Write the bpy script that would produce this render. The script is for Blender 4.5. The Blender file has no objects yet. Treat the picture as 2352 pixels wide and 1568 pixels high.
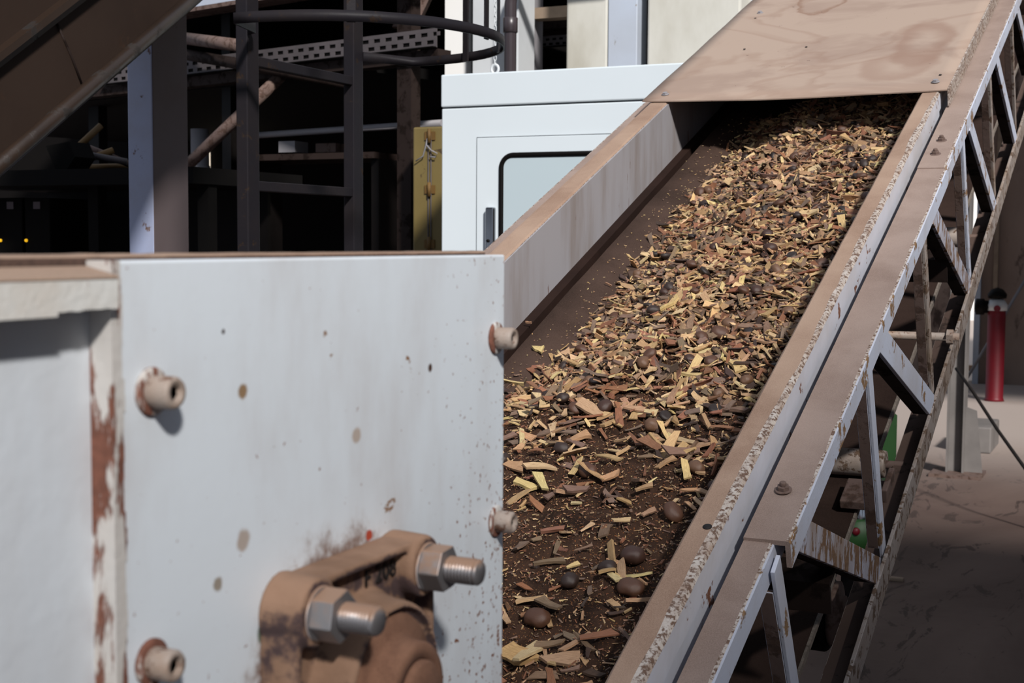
import bpy, bmesh, math, random
from mathutils import Vector, Matrix, noise as mnoise
random.seed(7)
SC = bpy.context.scene
COL = SC.collection
PI = math.pi
# ------------------------------------------------------------------ camera
F = 3170.0; YAW = math.radians(25.0); PIT = math.radians(4.17); ROL = math.radians(.37); CZ = 1.35
def _cam_rows():
    U = Vector((math.sin(YAW), 0, math.cos(YAW))); V = Vector((math.cos(YAW), 0, -math.sin(YAW))); Z = Vector((0, -1, 0))
    cp, sp, cr, sr = math.cos(PIT), math.sin(PIT), math.cos(ROL), math.sin(ROL)
    M = Matrix(((cr, -sr, 0), (sr, cr, 0), (0, 0, 1))) @ Matrix(((1, 0, 0), (0, cp, -sp), (0, sp, cp)))
    return [M @ V, M @ U, M @ Z]
W = _cam_rows()
def ray(px, py):
    c = Vector((px - 1176, py - 784, F))
    return Vector((W[0].dot(c), W[1].dot(c), W[2].dot(c)))
def at(px, py, X=None, Y=None, Z=None, D=None):
    d = ray(px, py)
    t = X / d.x if X is not None else Y / d.y if Y is not None else (Z - CZ) / d.z if Z is not None else D / F
    p = d * t; p.z += CZ
    return p
cam = bpy.data.cameras.new('camera'); co = bpy.data.objects.new('camera', cam); COL.objects.link(co)
right = Vector((W[0][0], W[1][0], W[2][0])); down = Vector((W[0][1], W[1][1], W[2][1])); fwd = Vector((W[0][2], W[1][2], W[2][2]))
m3 = Matrix((right, -down, -fwd)).transposed()
co.matrix_world = Matrix.Translation((0, 0, CZ)) @ m3.to_4x4()
cam.sensor_width = 36; cam.lens = F * 36 / 2352; cam.clip_start = .02
cam.dof.use_dof = True; cam.dof.focus_distance = 1.8; cam.dof.aperture_fstop = 18
SC.camera = co

# ------------------------------------------------------------------ materials
def rgb(h):
    v = [int(h[i:i + 2], 16) / 255 for i in (0, 2, 4)]
    return tuple(x / 12.92 if x <= .04045 else ((x + .055) / 1.055) ** 2.4 for x in v) + (1,)
class NT:
    def __init__(s, name, rough=.6, metal=0):
        s.m = bpy.data.materials.new(name); s.m.use_nodes = True; s.t = s.m.node_tree
        s.b = s.t.nodes['Principled BSDF']; s.b.inputs['Roughness'].default_value = rough; s.b.inputs['Metallic'].default_value = metal
        s.co = s.t.nodes.new('ShaderNodeTexCoord')
    def n(s, ty, **kw):
        nd = s.t.nodes.new(ty)
        for k, v in kw.items(): setattr(nd, k, v)
        return nd
    def put(s, sock, v):
        if isinstance(v, bpy.types.NodeSocket): s.t.links.new(v, sock)
        else: sock.default_value = v
    def coord(s, scale=(1, 1, 1), src='Object', rot=(0, 0, 0)):
        mp = s.n('ShaderNodeMapping'); s.t.links.new(s.co.outputs[src], mp.inputs[0]); mp.inputs['Scale'].default_value = scale; mp.inputs['Rotation'].default_value = rot
        return mp.outputs[0]
    def noise(s, scale, detail=4, rough=.55, vec=None, dist=0):
        nd = s.n('ShaderNodeTexNoise'); s.t.links.new(vec if vec else s.co.outputs['Object'], nd.inputs['Vector'])
        nd.inputs['Scale'].default_value = scale; nd.inputs['Detail'].default_value = detail; nd.inputs['Roughness'].default_value = rough; nd.inputs['Distortion'].default_value = dist
        return nd.outputs[0]
    def ramp(s, fac, a, b):
        nd = s.n('ShaderNodeMapRange'); nd.interpolation_type = 'SMOOTHSTEP'; s.put(nd.inputs[0], fac)
        s.put(nd.inputs[1], a); s.put(nd.inputs[2], b); return nd.outputs[0]
    def math(s, op, a, b=0.0):
        nd = s.n('ShaderNodeMath', operation=op); s.put(nd.inputs[0], a); s.put(nd.inputs[1], b); return nd.outputs[0]
    def mix(s, fac, a, b):
        nd = s.n('ShaderNodeMix', data_type='RGBA'); s.put(nd.inputs[0], fac); s.put(nd.inputs[6], a); s.put(nd.inputs[7], b); return nd.outputs[2]
    def xyz(s, src='Object'):
        nd = s.n('ShaderNodeSeparateXYZ'); s.t.links.new(s.co.outputs[src], nd.inputs[0]); return nd.outputs
    def bump(s, h, strength=.3, dist=.002):
        nd = s.n('ShaderNodeBump'); nd.inputs['Strength'].default_value = strength; nd.inputs['Distance'].default_value = dist
        s.t.links.new(h, nd.inputs['Height']); s.t.links.new(nd.outputs[0], s.b.inputs['Normal'])
    def color(s, c): s.put(s.b.inputs['Base Color'], c); return s

def plain(name, hexc, rough=.6, metal=0, var=.25, scale=6, bump=0):
    t = NT(name, rough, metal); c = rgb(hexc)
    d = tuple(x * (1 - var) for x in c[:3]) + (1,)
    t.color(t.mix(t.ramp(t.noise(scale, 5), .3, .7), d, c))
    if bump: t.bump(t.noise(scale * 12, 4), bump)
    return t.m
def worn(name, base, dirt, rust, rust_lo=.58, rust_w=.03, dirt_amt=.5, scale=9, stretch=(1, 1, 1), rough=.5, rough_scale=None, rot=(0, 0, 0), bump=.25):
    t = NT(name, rough)
    v = t.coord(stretch, rot=rot)
    dn = t.math('MULTIPLY', t.ramp(t.noise(scale * .5, 6, .62, v), .38, .75), dirt_amt)
    c = t.mix(dn, rgb(base), rgb(dirt))
    rn = t.noise(scale * 2.2, 8, .66, v, .3)
    rm = t.ramp(rn, rust_lo, rust_lo + rust_w)
    rc = t.mix(t.ramp(t.noise(scale * 9, 4), .35, .65), rgb(rust), tuple(x * .68 for x in rgb(rust)[:3]) + (1,))
    t.color(t.mix(rm, c, rc))
    t.put(t.b.inputs['Roughness'], t.mix(rm, (rough,) * 3 + (1,), (.9, .9, .9, 1)))
    h = t.math('SUBTRACT', t.noise(scale * 10, 4), t.math('MULTIPLY', rm, .8))
    t.bump(h, bump, .0015)
    return t.m
def dusty(name, a, b, scale=8, grain=700, rough=.95, streak=(1, 1, 1)):
    t = NT(name, rough)
    v = t.coord(streak)
    c = t.mix(t.ramp(t.noise(scale, 6, .6, v, .4), .35, .7), rgb(a), rgb(b))
    g = t.noise(grain, 2)
    c = t.mix(t.math('MULTIPLY', t.ramp(g, .3, .75), .35), c, tuple(min(1, x * 1.5) for x in rgb(a)[:3]) + (1,))
    t.color(c); t.bump(t.math('ADD', g, t.noise(60, 5)), .25, .0012)
    return t.m
INC = math.radians(22.0)
M = {}
M['dust'] = dusty('brown_dust', '98806e', '7d6352', 5, 900)
M['dust2'] = dusty('brown_dust_channel', '8f7d73', '77645a', 6, 900)
M['cover'] = None
t = NT('dusty_cover', .85)
v = t.coord((1, 1, 1))
st = t.ramp(t.noise(2.2, 6, .6, v, 1.5), .48, .62)
edge = t.math('MULTIPLY', t.ramp(t.noise(2.0, 4, .5, v, .8), .54, .57), t.math('SUBTRACT', 1.0, t.ramp(t.noise(2.0, 4, .5, v, .8), .57, .63)))
c = t.mix(st, rgb('a08c7d'), rgb('937e70'))
c = t.mix(t.math('MULTIPLY', edge, .28), c, rgb('7d5f4d'))
cx, cy, cz = t.xyz()
def cover_ring(c, px, py, rx, ry, w, colr, amt):
    d = ray(px, py); nv = Vector((0, -math.sin(INC), math.cos(INC))); o0 = Vector((0, 0, CZ)); P = o0 + d * ((Vector((0, 2.946, 1.6675)) - o0).dot(nv) / d.dot(nv))
    P = P - Vector((-.7, 8.2, 0))
    a = t.math('DIVIDE', t.math('SUBTRACT', cx, P.x), rx); b = t.math('DIVIDE', t.math('SUBTRACT', cy, P.y), ry)
    q = t.math('ADD', t.math('SQRT', t.math('ADD', t.math('MULTIPLY', a, a), t.math('MULTIPLY', b, b))), t.math('MULTIPLY', t.math('SUBTRACT', t.noise(9, 5, .6), .5), .7))
    m = t.math('MULTIPLY', t.ramp(q, 1 - w, 1 - w * .3), t.math('SUBTRACT', 1, t.ramp(q, 1 - w * .3, 1.0)))
    return t.mix(t.math('MULTIPLY', m, amt), c, rgb(colr))
c = cover_ring(c, 1915, -25, .075, .30, .25, '7d5f4c', .7)
c = cover_ring(c, 2120, 95, .075, .22, .9, '846757', .6)
c = cover_ring(c, 2060, 150, .09, .12, .9, '846757', .45)
c = t.mix(t.ramp(t.noise(55, 3), .72, .76), c, rgb('5b4236'))
t.color(c); t.bump(t.noise(300, 3), .15, .001); M['cover'] = t.m
M['paint'] = worn('bluish_white_paint', 'c6c8d2', 'a0927f', '7a4e38', .60, .03, .5, 7)
M['paint_scr'] = worn('scratched_bluish_paint', 'c4cada', 'a08a70', '8a6a48', .57, .04, .35, 18, (1, .5, .5), rot=(.4, 0, 0))
M['paint_heavy'] = worn('heavily_scratched_paint', 'b9bccb', '8a6d4c', '7a5b40', .49, .05, .8, 22, (1, 1.2, .5))
M['guard_in'] = None
t = NT('guard_inner_paint', .5)
v = t.coord((1, 3.0, .5), rot=(-INC, 0, 0))
dn = t.ramp(t.noise(5, 6, .6, v), .4, .75)
c = t.mix(t.math('MULTIPLY', dn, .5), rgb('969396'), rgb('6f5e4f'))
c = t.mix(t.ramp(t.noise(12, 8, .65, v), .66, .69), c, rgb('5a3b2a'))
t.color(c); t.bump(t.noise(40, 4), .15, .001); M['guard_in'] = t.m
M['edge'] = worn('chipped_edge_paint', 'b9afa6', '927a68', '6c5344', .46, .12, 1.0, 80, (1, 1, 1))
M['gasket'] = plain('dusty_dark_rubber', '5a443a', .95, 0, .4, 300, .4)
M['rust'] = worn('rusty_steel', '62504a', '6a564a', '4f3a30', .5, .1, .7, 12, rough=.85)
M['rust_light'] = worn('rusty_painted_angle', '9d928b', '806850', '66503f', .52, .06, .7, 22)
M['darkrust'] = worn('dark_rusty_steel', '2a211e', '241a16', '1d1410', .5, .1, .6, 8, rough=.7)
M['belt'] = dusty('brown_dusty_rubber', '43342d', '31251f', 7, 500, .85)
M['rubber'] = plain('gap_shade_dark', '2a1c17', .85, 0, .3, 12, .2)
M['returnbelt'] = dusty('dark_return_belt', '372a25', '2a1f1b', 6, 420, .8)
M['cord'] = plain('frayed_belt_edge', '857a70', .8, 0, .4, 200)
M['black'] = plain('black_steel', '100d0c', .55, 0, .3, 10)
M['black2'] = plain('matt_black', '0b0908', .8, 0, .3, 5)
M['ladder'] = worn('dark_ladder_steel', '1f1d21', '2c2522', '34281f', .60, .08, .5, 8, rough=.5)
M['brownleg'] = worn('inner_leg_painted_shade', '54423a', '45362f', '33251e', .55, .1, .6, 10, rough=.85)  # darker brown paints in the shade on the chord's inward leg
M['chute'] = worn('chute_steel_painted_shade', '30251f', '231a16', '3a2a21', .6, .1, .9, 2.5, rough=.75)  # dark brown base holds the chute's shade in its colour
M['chutepipe'] = worn('brown_pipe_steel', '2e231c', '1f1712', '1d1510', .55, .1, .9, 5, rough=.35)
M['white'] = plain('white_cabinet_paint', 'd6dfe4', .35, 0, .03, 2)
M['seam'] = plain('dark_seam', '3a4046', .7)
M['pane'] = plain('pale_window_pane', 'bccbd1', .12, 0, .05, 1)
M['chrome'] = plain('chrome_handle', 'b0b2b5', .2, 1, .1)
M['concrete'] = worn('weathered_concrete', 'cfcdc4', 'a39d8d', '85796a', .64, .10, .9, 3.2, (1, 1, .45), rough=.9)
M['bluepanel'] = worn('pale_blue_steel', 'b7c0ce', 'a7aab0', '8a8076', .68, .04, .5, 4)
M['whitesteel'] = worn('white_steel_column', 'c9ccce', 'aeb0b0', '8a7a6c', .7, .04, .4, 4)
M['greysteel'] = plain('grey_steel', '8c898c', .6, 0, .15, 4)
M['legsteel'] = plain('dusty_grey_leg', '77726f', .7, 0, .25, 5)
M['pipe'] = plain('dark_plastic_pipe', '3b3336', .35, 0, .15, 4)
M['wood'] = plain('raw_timber', '9a8672', .8, 0, .3, 9)
M['post'] = worn('pale_lilac_post_paint', '99a2bd', '857d70', '6d5140', .62, .06, .5, 6)
M['postside'] = worn('post_side_painted_shade', '54494a', '4a3a33', '3e2a20', .66, .1, .6, 4, rough=.8)  # darker brown-grey: the post's unlit side painted in as colour
M['fascia'] = plain('dull_white_tray', '544d4e', .7, 0, .3, 6)
M['yellow'] = worn('dusty_yellow_paint', '75653a', '65562d', '4c3a23', .62, .05, .6, 5)
M['yellowdark'] = plain('dull_yellow_steel', '6a4d1f', .7, 0, .4, 8)
M['red'] = plain('dark_red_paint', '72091b', .5, 0, .2, 6)
M['cable'] = plain('black_cable', '17110f', .6)
M['green'] = plain('green_machine_paint', '24501f', .5, 0, .3, 8)
M['steel'] = plain('bright_steel', 'c2c5ca', .25, 1, .1, 8)
M['bolt'] = worn('dusty_bolt_steel', 'a3968c', '94745c', '6b4a38', .55, .1, .7, 60, rough=.55)
M['zinc'] = None
t = NT('dusty_zinc', .42, .75)
nz = t.n('ShaderNodeNewGeometry'); sp = t.n('ShaderNodeSeparateXYZ'); t.t.links.new(nz.outputs['Normal'], sp.inputs[0])
mk = t.ramp(t.math('ADD', sp.outputs[2], t.math('MULTIPLY', t.noise(220, 4), .7)), .45, 1.0)
t.color(t.mix(mk, rgb('9d9a9b'), rgb('9a7a64'))); t.put(t.b.inputs['Metallic'], t.math('SUBTRACT', .75, t.math('MULTIPLY', mk, .75))); M['zinc'] = t.m
t = NT('dusty_cast_iron', .9)
nz = t.n('ShaderNodeNewGeometry'); sp = t.n('ShaderNodeSeparateXYZ'); t.t.links.new(nz.outputs['Normal'], sp.inputs[0])
mk = t.ramp(t.math('ADD', sp.outputs[2], t.math('MULTIPLY', t.math('SUBTRACT', t.noise(75, 5, .6), .5), 3.0)), -.35, .25)
c = t.mix(t.ramp(t.noise(30, 4), .3, .7), rgb('967660'), rgb('7f614c'))
t.color(t.mix(mk, rgb('493837'), c)); t.bump(t.noise(500, 3), .35, .0008); M['iron'] = t.m
M['ironlid'] = dusty('dusty_rust_disc', '7d5a46', '684837', 40, 900)
M['letter'] = plain('dark_cast_letters', '170f0e', .8)
# hopper plate paint: bluish white with rust speckle that thickens downwards and to its far edge
t = NT('hopper_plate_paint', .42)
x, y, z = t.xyz()
low = t.ramp(z, .40, .05)
c = t.mix(t.math('MULTIPLY', t.ramp(t.noise(14, 6, .6, t.coord((1, 1, .4))), .42, .8), .45), rgb('dfe6ec'), rgb('b5aba6'))
vs = t.noise(230, 5, .6)
thr = t.math('SUBTRACT', .715, t.math('MULTIPLY', t.math('ADD', low, t.ramp(y, .60, .77)), .068))
c = t.mix(t.ramp(t.math('SUBTRACT', vs, thr), 0.0, .02), c, rgb('81523a'))
big = t.noise(22, 7, .65, None, .3)
c = t.mix(t.ramp(big, .685, .70), c, rgb('8d6a4e'))
def spot(t, c, yy, zz, r, colr, soft=.35, amp=.8, sy=1.0):
    dy = t.math('MULTIPLY', t.math('SUBTRACT', y, yy), sy); dz = t.math('SUBTRACT', z, zz)
    d = t.math('SQRT', t.math('ADD', t.math('MULTIPLY', dy, dy), t.math('MULTIPLY', dz, dz)))
    d = t.math('ADD', d, t.math('MULTIPLY', t.math('SUBTRACT', t.noise(70, 5, .65), .5), r * amp * 2))
    return t.mix(t.ramp(d, r, r * (1 - soft)), c, rgb(colr))
H0 = Vector((-.68, .0, .95))
c = spot(t, c, .5743, 1.131 - H0.z, .086, 'a08c7e', .5, .35, .95)
c = spot(t, c, .5743, 1.131 - H0.z, .078, '6f4c38', .25, .3, .95)
for (px, py, r, cl) in ((560, 898, .0045, '957a5c'), (502, 1340, .004, '9a9084'), (560, 1240, .006, 'b5a89e'), (990, 845, .003, '4f372b'), (515, 762, .0015, '3a2a24'), (820, 1000, .005, 'b9aba0'), (850, 1228, .0035, 'b0442f'), (610, 1450, .007, '5f6b5a'), (640, 1540, .013, '7a4632')):
    q = at(px, py, X=-.3615); c = spot(t, c, q.y, q.z - H0.z, r, cl, .4, .6)
t.color(c); t.bump(t.math('ADD', t.noise(180, 3), t.math('MULTIPLY', vs, .5)), .12, .0006); M['plate'] = t.m
M['plate2'] = worn('hopper_left_panel_paint', 'd8dfe6', 'ada298', '8a5f48', .72, .02, .5, 9, (1, 1, .35))
M['plateedge'] = worn('rusty_plate_edge', 'c9c6c2', 'b59a7a', '7d5040', .47, .05, .4, 22, (1, 1, .25))
M['flangepaint'] = worn('flange_paint', 'dcdcd8', 'c0ab92', '8a5138', .60, .04, .5, 26)
M['floor'] = None
t = NT('dusty_concrete_floor', .85)
v = t.coord((1, 1, 1))
c = t.mix(t.ramp(t.noise(1.3, 7, .6, t.coord((1, .5, 1)), .7), .35, .7), rgb('53413a'), rgb('67554d'))
c = t.mix(t.ramp(t.noise(3.5, 6, .7, t.coord((2.2, .6, 1)), 1.5), .56, .6), c, rgb('3d2e28'))
c = t.mix(t.ramp(t.xyz()[1], 7.6, 10.5), c, rgb('a79a92'))  # far floor painted paler, its sunlit patch put into the colour
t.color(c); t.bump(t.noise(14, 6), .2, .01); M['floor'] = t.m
M['wallbrown'] = worn('stained_brown_wall', 'a08b7e', '7d6a5f', '5d4c43', .6, .1, .9, 1.6, (1, 1, .5), rough=.9)
M['walldark'] = plain('shade_dark_wall', '0d0a09', .9, 0, .3, 1)  # near-black wall colour stands in for deep interior shade
M['roof'] = plain('grey_shade_slab', '6a6664', .8, 0, .2, 2)
M['outside'] = plain('sunlit_outer_wall', 'f0efec', .9, 0, .05, 1)
def emit(name, hexc, s):
    t = NT(name); t.b.inputs['Emission Color'].default_value = rgb(hexc); t.b.inputs['Emission Strength'].default_value = s; t.color(rgb(hexc)); return t.m
M['slit'] = emit('daylight_slit', 'fff1dc', .9)
M['lampy'] = emit('yellow_indicator', 'd8a21a', 1.2)
M['labelgrey'] = plain('grey_label_plate', '5c5055', .6)
# wood and kernels carry their own piece colour in a colour attribute
t = NT('chip_wood', .75)
a = t.n('ShaderNodeVertexColor'); a.layer_name = 'piece'
uvn = t.noise(1, 5, .65, t.coord((2.2, 38, 1), 'UV'))
g = t.ramp(uvn, .32, .7)
c = t.mix(g, a.outputs[0], a.outputs[0])
mu = t.n('ShaderNodeMix', data_type='RGBA', blend_type='MULTIPLY'); mu.inputs[0].default_value = .75
t.t.links.new(a.outputs[0], mu.inputs[6]); t.t.links.new(t.mix(g, (.45, .36, .28, 1), (1.12, 1.1, 1.05, 1)), mu.inputs[7])
t.color(mu.outputs[2]); t.bump(uvn, .5, .001); M['chip'] = t.m
t = NT('kernel_shell', .33)
a = t.n('ShaderNodeVertexColor'); a.layer_name = 'piece'
mu = t.n('ShaderNodeMix', data_type='RGBA', blend_type='MULTIPLY'); mu.inputs[0].default_value = .8
t.t.links.new(a.outputs[0], mu.inputs[6]); t.t.links.new(t.mix(t.ramp(t.noise(70, 4), .3, .7), (.5, .45, .4, 1), (1.3, 1.2, 1.1, 1)), mu.inputs[7])
t.color(mu.outputs[2]); t.put(t.b.inputs['Roughness'], t.math('ADD', .25, t.math('MULTIPLY', t.noise(90, 4), .5))); t.bump(t.noise(160, 4), .25, .001); M['kernel'] = t.m
t = NT('dark_fines', .95)
n1 = t.noise(330, 3, .7); n2 = t.noise(520, 2, .6)
c = t.mix(t.ramp(t.noise(26, 5), .35, .7), rgb('3d2b21'), rgb('241812'))
c = t.mix(t.ramp(n1, .60, .68), c, rgb('875634')); c = t.mix(t.ramp(n2, .70, .74), c, rgb('c09a63'))
t.color(c); t.bump(t.math('ADD', n1, t.noise(120, 4)), .6, .003); M['fines'] = t.m

for k_ in ('black', 'black2', 'walldark', 'ladder', 'darkrust', 'chute', 'returnbelt', 'belt', 'rubber', 'fines'):
    M[k_].node_tree.nodes['Principled BSDF'].inputs['Specular IOR Level'].default_value = .12
# ------------------------------------------------------------------ mesh helpers
class MB:
    def __init__(s): s.v = []; s.f = []; s.mi = []; s.cur = 0; s.smooth = []; s.sm = False
    def add(s, vs, fs):
        o = len(s.v); s.v += [Vector(p) for p in vs]
        for f in fs: s.f.append([i + o for i in f]); s.mi.append(s.cur); s.smooth.append(s.sm)
        return s
    def hexa(s, p):      # 8 corners: bottom ring 0-3, top ring 4-7
        return s.add(p, [(3, 2, 1, 0), (4, 5, 6, 7), (0, 1, 5, 4), (1, 2, 6, 5), (2, 3, 7, 6), (3, 0, 4, 7)])
    def box(s, a, b, f=None):
        f = f or (lambda x, y, z: Vector((x, y, z)))
        (x0, y0, z0), (x1, y1, z1) = a, b
        return s.hexa([f(x0, y0, z0), f(x1, y0, z0), f(x1, y1, z0), f(x0, y1, z0), f(x0, y0, z1), f(x1, y0, z1), f(x1, y1, z1), f(x0, y1, z1)])
    def tube(s, pts, r, n=14, caps=True, closed=False):
        pts = [Vector(p) for p in pts]; k = len(pts); rr = r if isinstance(r, (list, tuple)) else [r] * k
        rings = []; up = None
        for i, p in enumerate(pts):
            d = (pts[(i + 1) % k] - pts[i - 1]) if closed else (pts[min(i + 1, k - 1)] - pts[max(i - 1, 0)])
            d.normalize()
            if up is None: up = Vector((0, 0, 1)) if abs(d.z) < .9 else Vector((1, 0, 0))
            a = d.cross(up).normalized(); b = a.cross(d).normalized(); up = b
            rings.append([p + (a * math.cos(t) + b * math.sin(t)) * rr[i] for t in [2 * PI * j / n for j in range(n)]])
        vs = [q for rg in rings for q in rg]; fs = []
        for i in range(k if closed else k - 1):
            i2 = (i + 1) % k
            for j in range(n): fs.append((i * n + j, i * n + (j + 1) % n, i2 * n + (j + 1) % n, i2 * n + j))
        sm = s.sm; s.sm = True; s.add(vs, fs); s.sm = False
        if caps and not closed:
            o = len(s.v) - len(vs); s.f.append([o + j for j in range(n)][::-1]); s.f.append([o + (k - 1) * n + j for j in range(n)])
            s.mi += [s.cur] * 2; s.smooth += [False] * 2
        s.sm = sm; return s
    def lathe(s, prof, origin, axis, n=32, smooth=True):   # prof: (r, d along the axis)
        ax = Vector(axis).normalized(); a = ax.orthogonal().normalized(); b = ax.cross(a); o = Vector(origin)
        vs = []; fs = []
        for r, d in prof:
            for j in range(n):
                t = 2 * PI * j / n; vs.append(o + ax * d + (a * math.cos(t) + b * math.sin(t)) * r)
        k = len(prof)
        for i in range(k - 1):
            for j in range(n): fs.append((i * n + j, i * n + (j + 1) % n, (i + 1) * n + (j + 1) % n, (i + 1) * n + j))
        sm = s.sm; s.sm = smooth; s.add(vs, fs); s.sm = sm
        if prof[0][0] > 1e-6: s.f.append(list(range(len(s.v) - k * n, len(s.v) - k * n + n))[::-1]); s.mi.append(s.cur); s.smooth.append(False)
        if prof[-1][0] > 1e-6: s.f.append(list(range(len(s.v) - n, len(s.v)))); s.mi.append(s.cur); s.smooth.append(False)
        return s
    def prism(s, poly, ext):   # poly: ordered points, ext: vector
        k = len(poly); e = Vector(ext); p = [Vector(q) for q in poly]
        return s.add(p + [q + e for q in p], [list(range(k))[::-1], list(range(k, 2 * k))] + [(i, (i + 1) % k, k + (i + 1) % k, k + i) for i in range(k)])
    def build(s, name, mats, parent=None, bevel=0, seg=2, recalc=True):
        mats = mats if isinstance(mats, (list, tuple)) else [mats]
        org = Vector((0, 0, 0)); q = parent
        while q is not None: org += Vector(q.location); q = q.parent
        me = bpy.data.meshes.new(name); me.from_pydata([tuple(p - org) for p in s.v], [], s.f)
        for mt in mats: me.materials.append(mt)
        me.polygons.foreach_set('material_index', s.mi); me.polygons.foreach_set('use_smooth', s.smooth); me.update()
        if recalc or bevel:
            bm = bmesh.new(); bm.from_mesh(me)
            if recalc: bmesh.ops.recalc_face_normals(bm, faces=bm.faces)
            if bevel:
                ed = [e for e in bm.edges if len(e.link_faces) == 2 and e.calc_face_angle(0) > .6]
                bmesh.ops.bevel(bm, geom=ed, offset=bevel, segments=seg, affect='EDGES', profile=.5, clamp_overlap=True)
            bm.to_mesh(me); bm.free()
        o = bpy.data.objects.new(name, me); COL.objects.link(o)
        if parent is not None: o.parent = parent
        return o
def tag(o, label=None, cat=None, group=None, kind=None):
    if label: o['label'] = label
    if cat: o['category'] = cat
    if group: o['group'] = group
    if kind: o['kind'] = kind
    return o
def thing(name, loc, label, cat, group=None):
    o = bpy.data.objects.new(name, None); COL.objects.link(o); o.location = loc; o.empty_display_size = .05
    return tag(o, label, cat, group)
def struct(name, mb, mat): return tag(mb.build(name, mat), kind='structure')
def frame(o, ex, ey, ez):
    return lambda x, y, z: o + ex * x + ey * y + ez * z

# ------------------------------------------------------------------ setting
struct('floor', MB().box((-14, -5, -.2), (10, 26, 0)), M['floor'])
mb = MB().box((-1.583, 14, 0), (6, 14.3, 6)); struct('wall_back', mb, M['wallbrown'])
mb = MB().box((-2.45, 14, 0), (-1.667, 14.3, 6)); struct('wall_rear', mb, M['wallbrown'])
mb = MB().box((-9, 25.5, 0), (4, 25.7, 8)); struct('wall_outer', mb, M['outside'])
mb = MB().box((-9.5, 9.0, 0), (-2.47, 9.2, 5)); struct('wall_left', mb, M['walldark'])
mb = MB().box((4.6, 1.5, 4.9), (10, 14.3, 5.05)); mb.box((3.36, -8, 4.9), (10, 1.5, 5.05)); mb.box((-4, 7.6, 4.9), (6.0, 12.6, 5.05)); struct('shade_ceiling', mb, M['roof'])  # unseen slabs added, edges placed to keep sun off floor and walls
mb = MB().box((9.6, -8, 0), (10, 14, 4.9)); struct('wall_right', mb, M['wallbrown'])
# timber door frame in the back wall, right of the daylight gap
mb = MB().box((-1.583, 13.93, 0), (-1.53, 14.0, 2.9)); struct('trim_1', mb, M['bluepanel'])
mb = MB().box((-1.42, 13.95, 0), (-1.38, 14.0, 3.2)); struct('trim_2', mb, M['wood'])

# ------------------------------------------------------------------ conveyor frame
CS, SN = math.cos(INC), math.sin(INC); U0, Z0 = 2.946, 1.661
def C(X, s, n): return Vector((X, U0 + s * CS - n * SN, Z0 + s * SN + n * CS))
def s_of(u, n=0): return (u - U0 + n * SN) / CS
S0, S1 = s_of(.35), 4.2
NV = C(0, 0, 1) - C(0, 0, 0); SV = C(0, 1, 0) - C(0, 0, 0)
conv = thing('belt_conveyor', (-.7, 8.2, 0), 'inclined belt conveyor with dusty white truss frame carrying wood chips', 'conveyor')
def seg(mb, X0, X1, n0, n1, s0=S0, s1=S1): return mb.box((X0, s0, n0), (X1, s1, n1), C)
# right guard: dusty lip, chipped outer edge, painted outer face
def wavy_strip(mb, Xa, Xb, na, nb, s0, s1, k, jit_a, jit_b):   # strip whose long borders wander
    vs = []; fs = []
    for i in range(k + 1):
        s = s0 + (s1 - s0) * i / k
        vs += [C(Xa + random.uniform(-1, 1) * jit_a, s, na), C(Xb + random.uniform(-1, 1) * jit_b, s, nb)]
    for i in range(k): fs.append((2 * i, 2 * i + 1, 2 * i + 3, 2 * i + 2))
    mb.add(vs, fs)
def guard(name, Xin, Xout, depth, out_mat, edge_sign, far=False):
    mb = MB()
    e = .004 * edge_sign
    prof = [(Xin, -depth), (Xin, -.003), (Xin + e * .8, 0), (Xout - e * 2.3, .0005), (Xout - e * .8, 0.0), (Xout, -.004), (Xout, -.036), (Xout - e * .9, -.036), (Xout - e * .9, -depth)]
    mats = [1, 0, 0, 0, 0, 2, 2, 2, 2] if far else [3, 0, 0, 1, 1, 2, 2, 2, 2]
    if far: prof = [(Xin, -.007)] + prof[1:]
    K = 420
    pts = []
    for i in range(K + 1):
        s = S0 + (S1 - S0) * i / K
        for j, (X, n) in enumerate(prof):
            if far and j == 0: n -= .003 * mnoise.noise((s * 30, 6, 0))
            w = (.0055 * mnoise.noise((s * 4, 1.3, 0)) + .003 * mnoise.noise((s * 22, 1.3, 0))) if j == 3 else .0008 * mnoise.noise((s * 20, j, 0))
            pts.append(C(X + w, s, n + (.0006 * mnoise.noise((s * 9, j * .3, 2)) if 1 <= j <= 5 else 0)))
    L = len(prof); o = len(mb.v); mb.v += pts
    for i in range(K):
        for j in range(L - 1):
            mb.f.append([o + i * L + j, o + i * L + j + 1, o + (i + 1) * L + j + 1, o + (i + 1) * L + j]); mb.mi.append(mats[j]); mb.smooth.append(False)
        mb.f.append([o + i * L + L - 1, o + i * L, o + (i + 1) * L, o + (i + 1) * L + L - 1]); mb.mi.append(2); mb.smooth.append(False)
    return mb.build(name, [M['dust'], M['edge'], out_mat, M['guard_in']], conv)
tag(guard('side_guard', -.45, -.413, .14, M['paint'], 1), 'near side guard rail with a thick coat of brown dust')
tag(guard('side_guard', -.995, -1.036, .127, M['paint'], -1, True), 'far side guard rail, grey white inside, dust along its lip')
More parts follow.
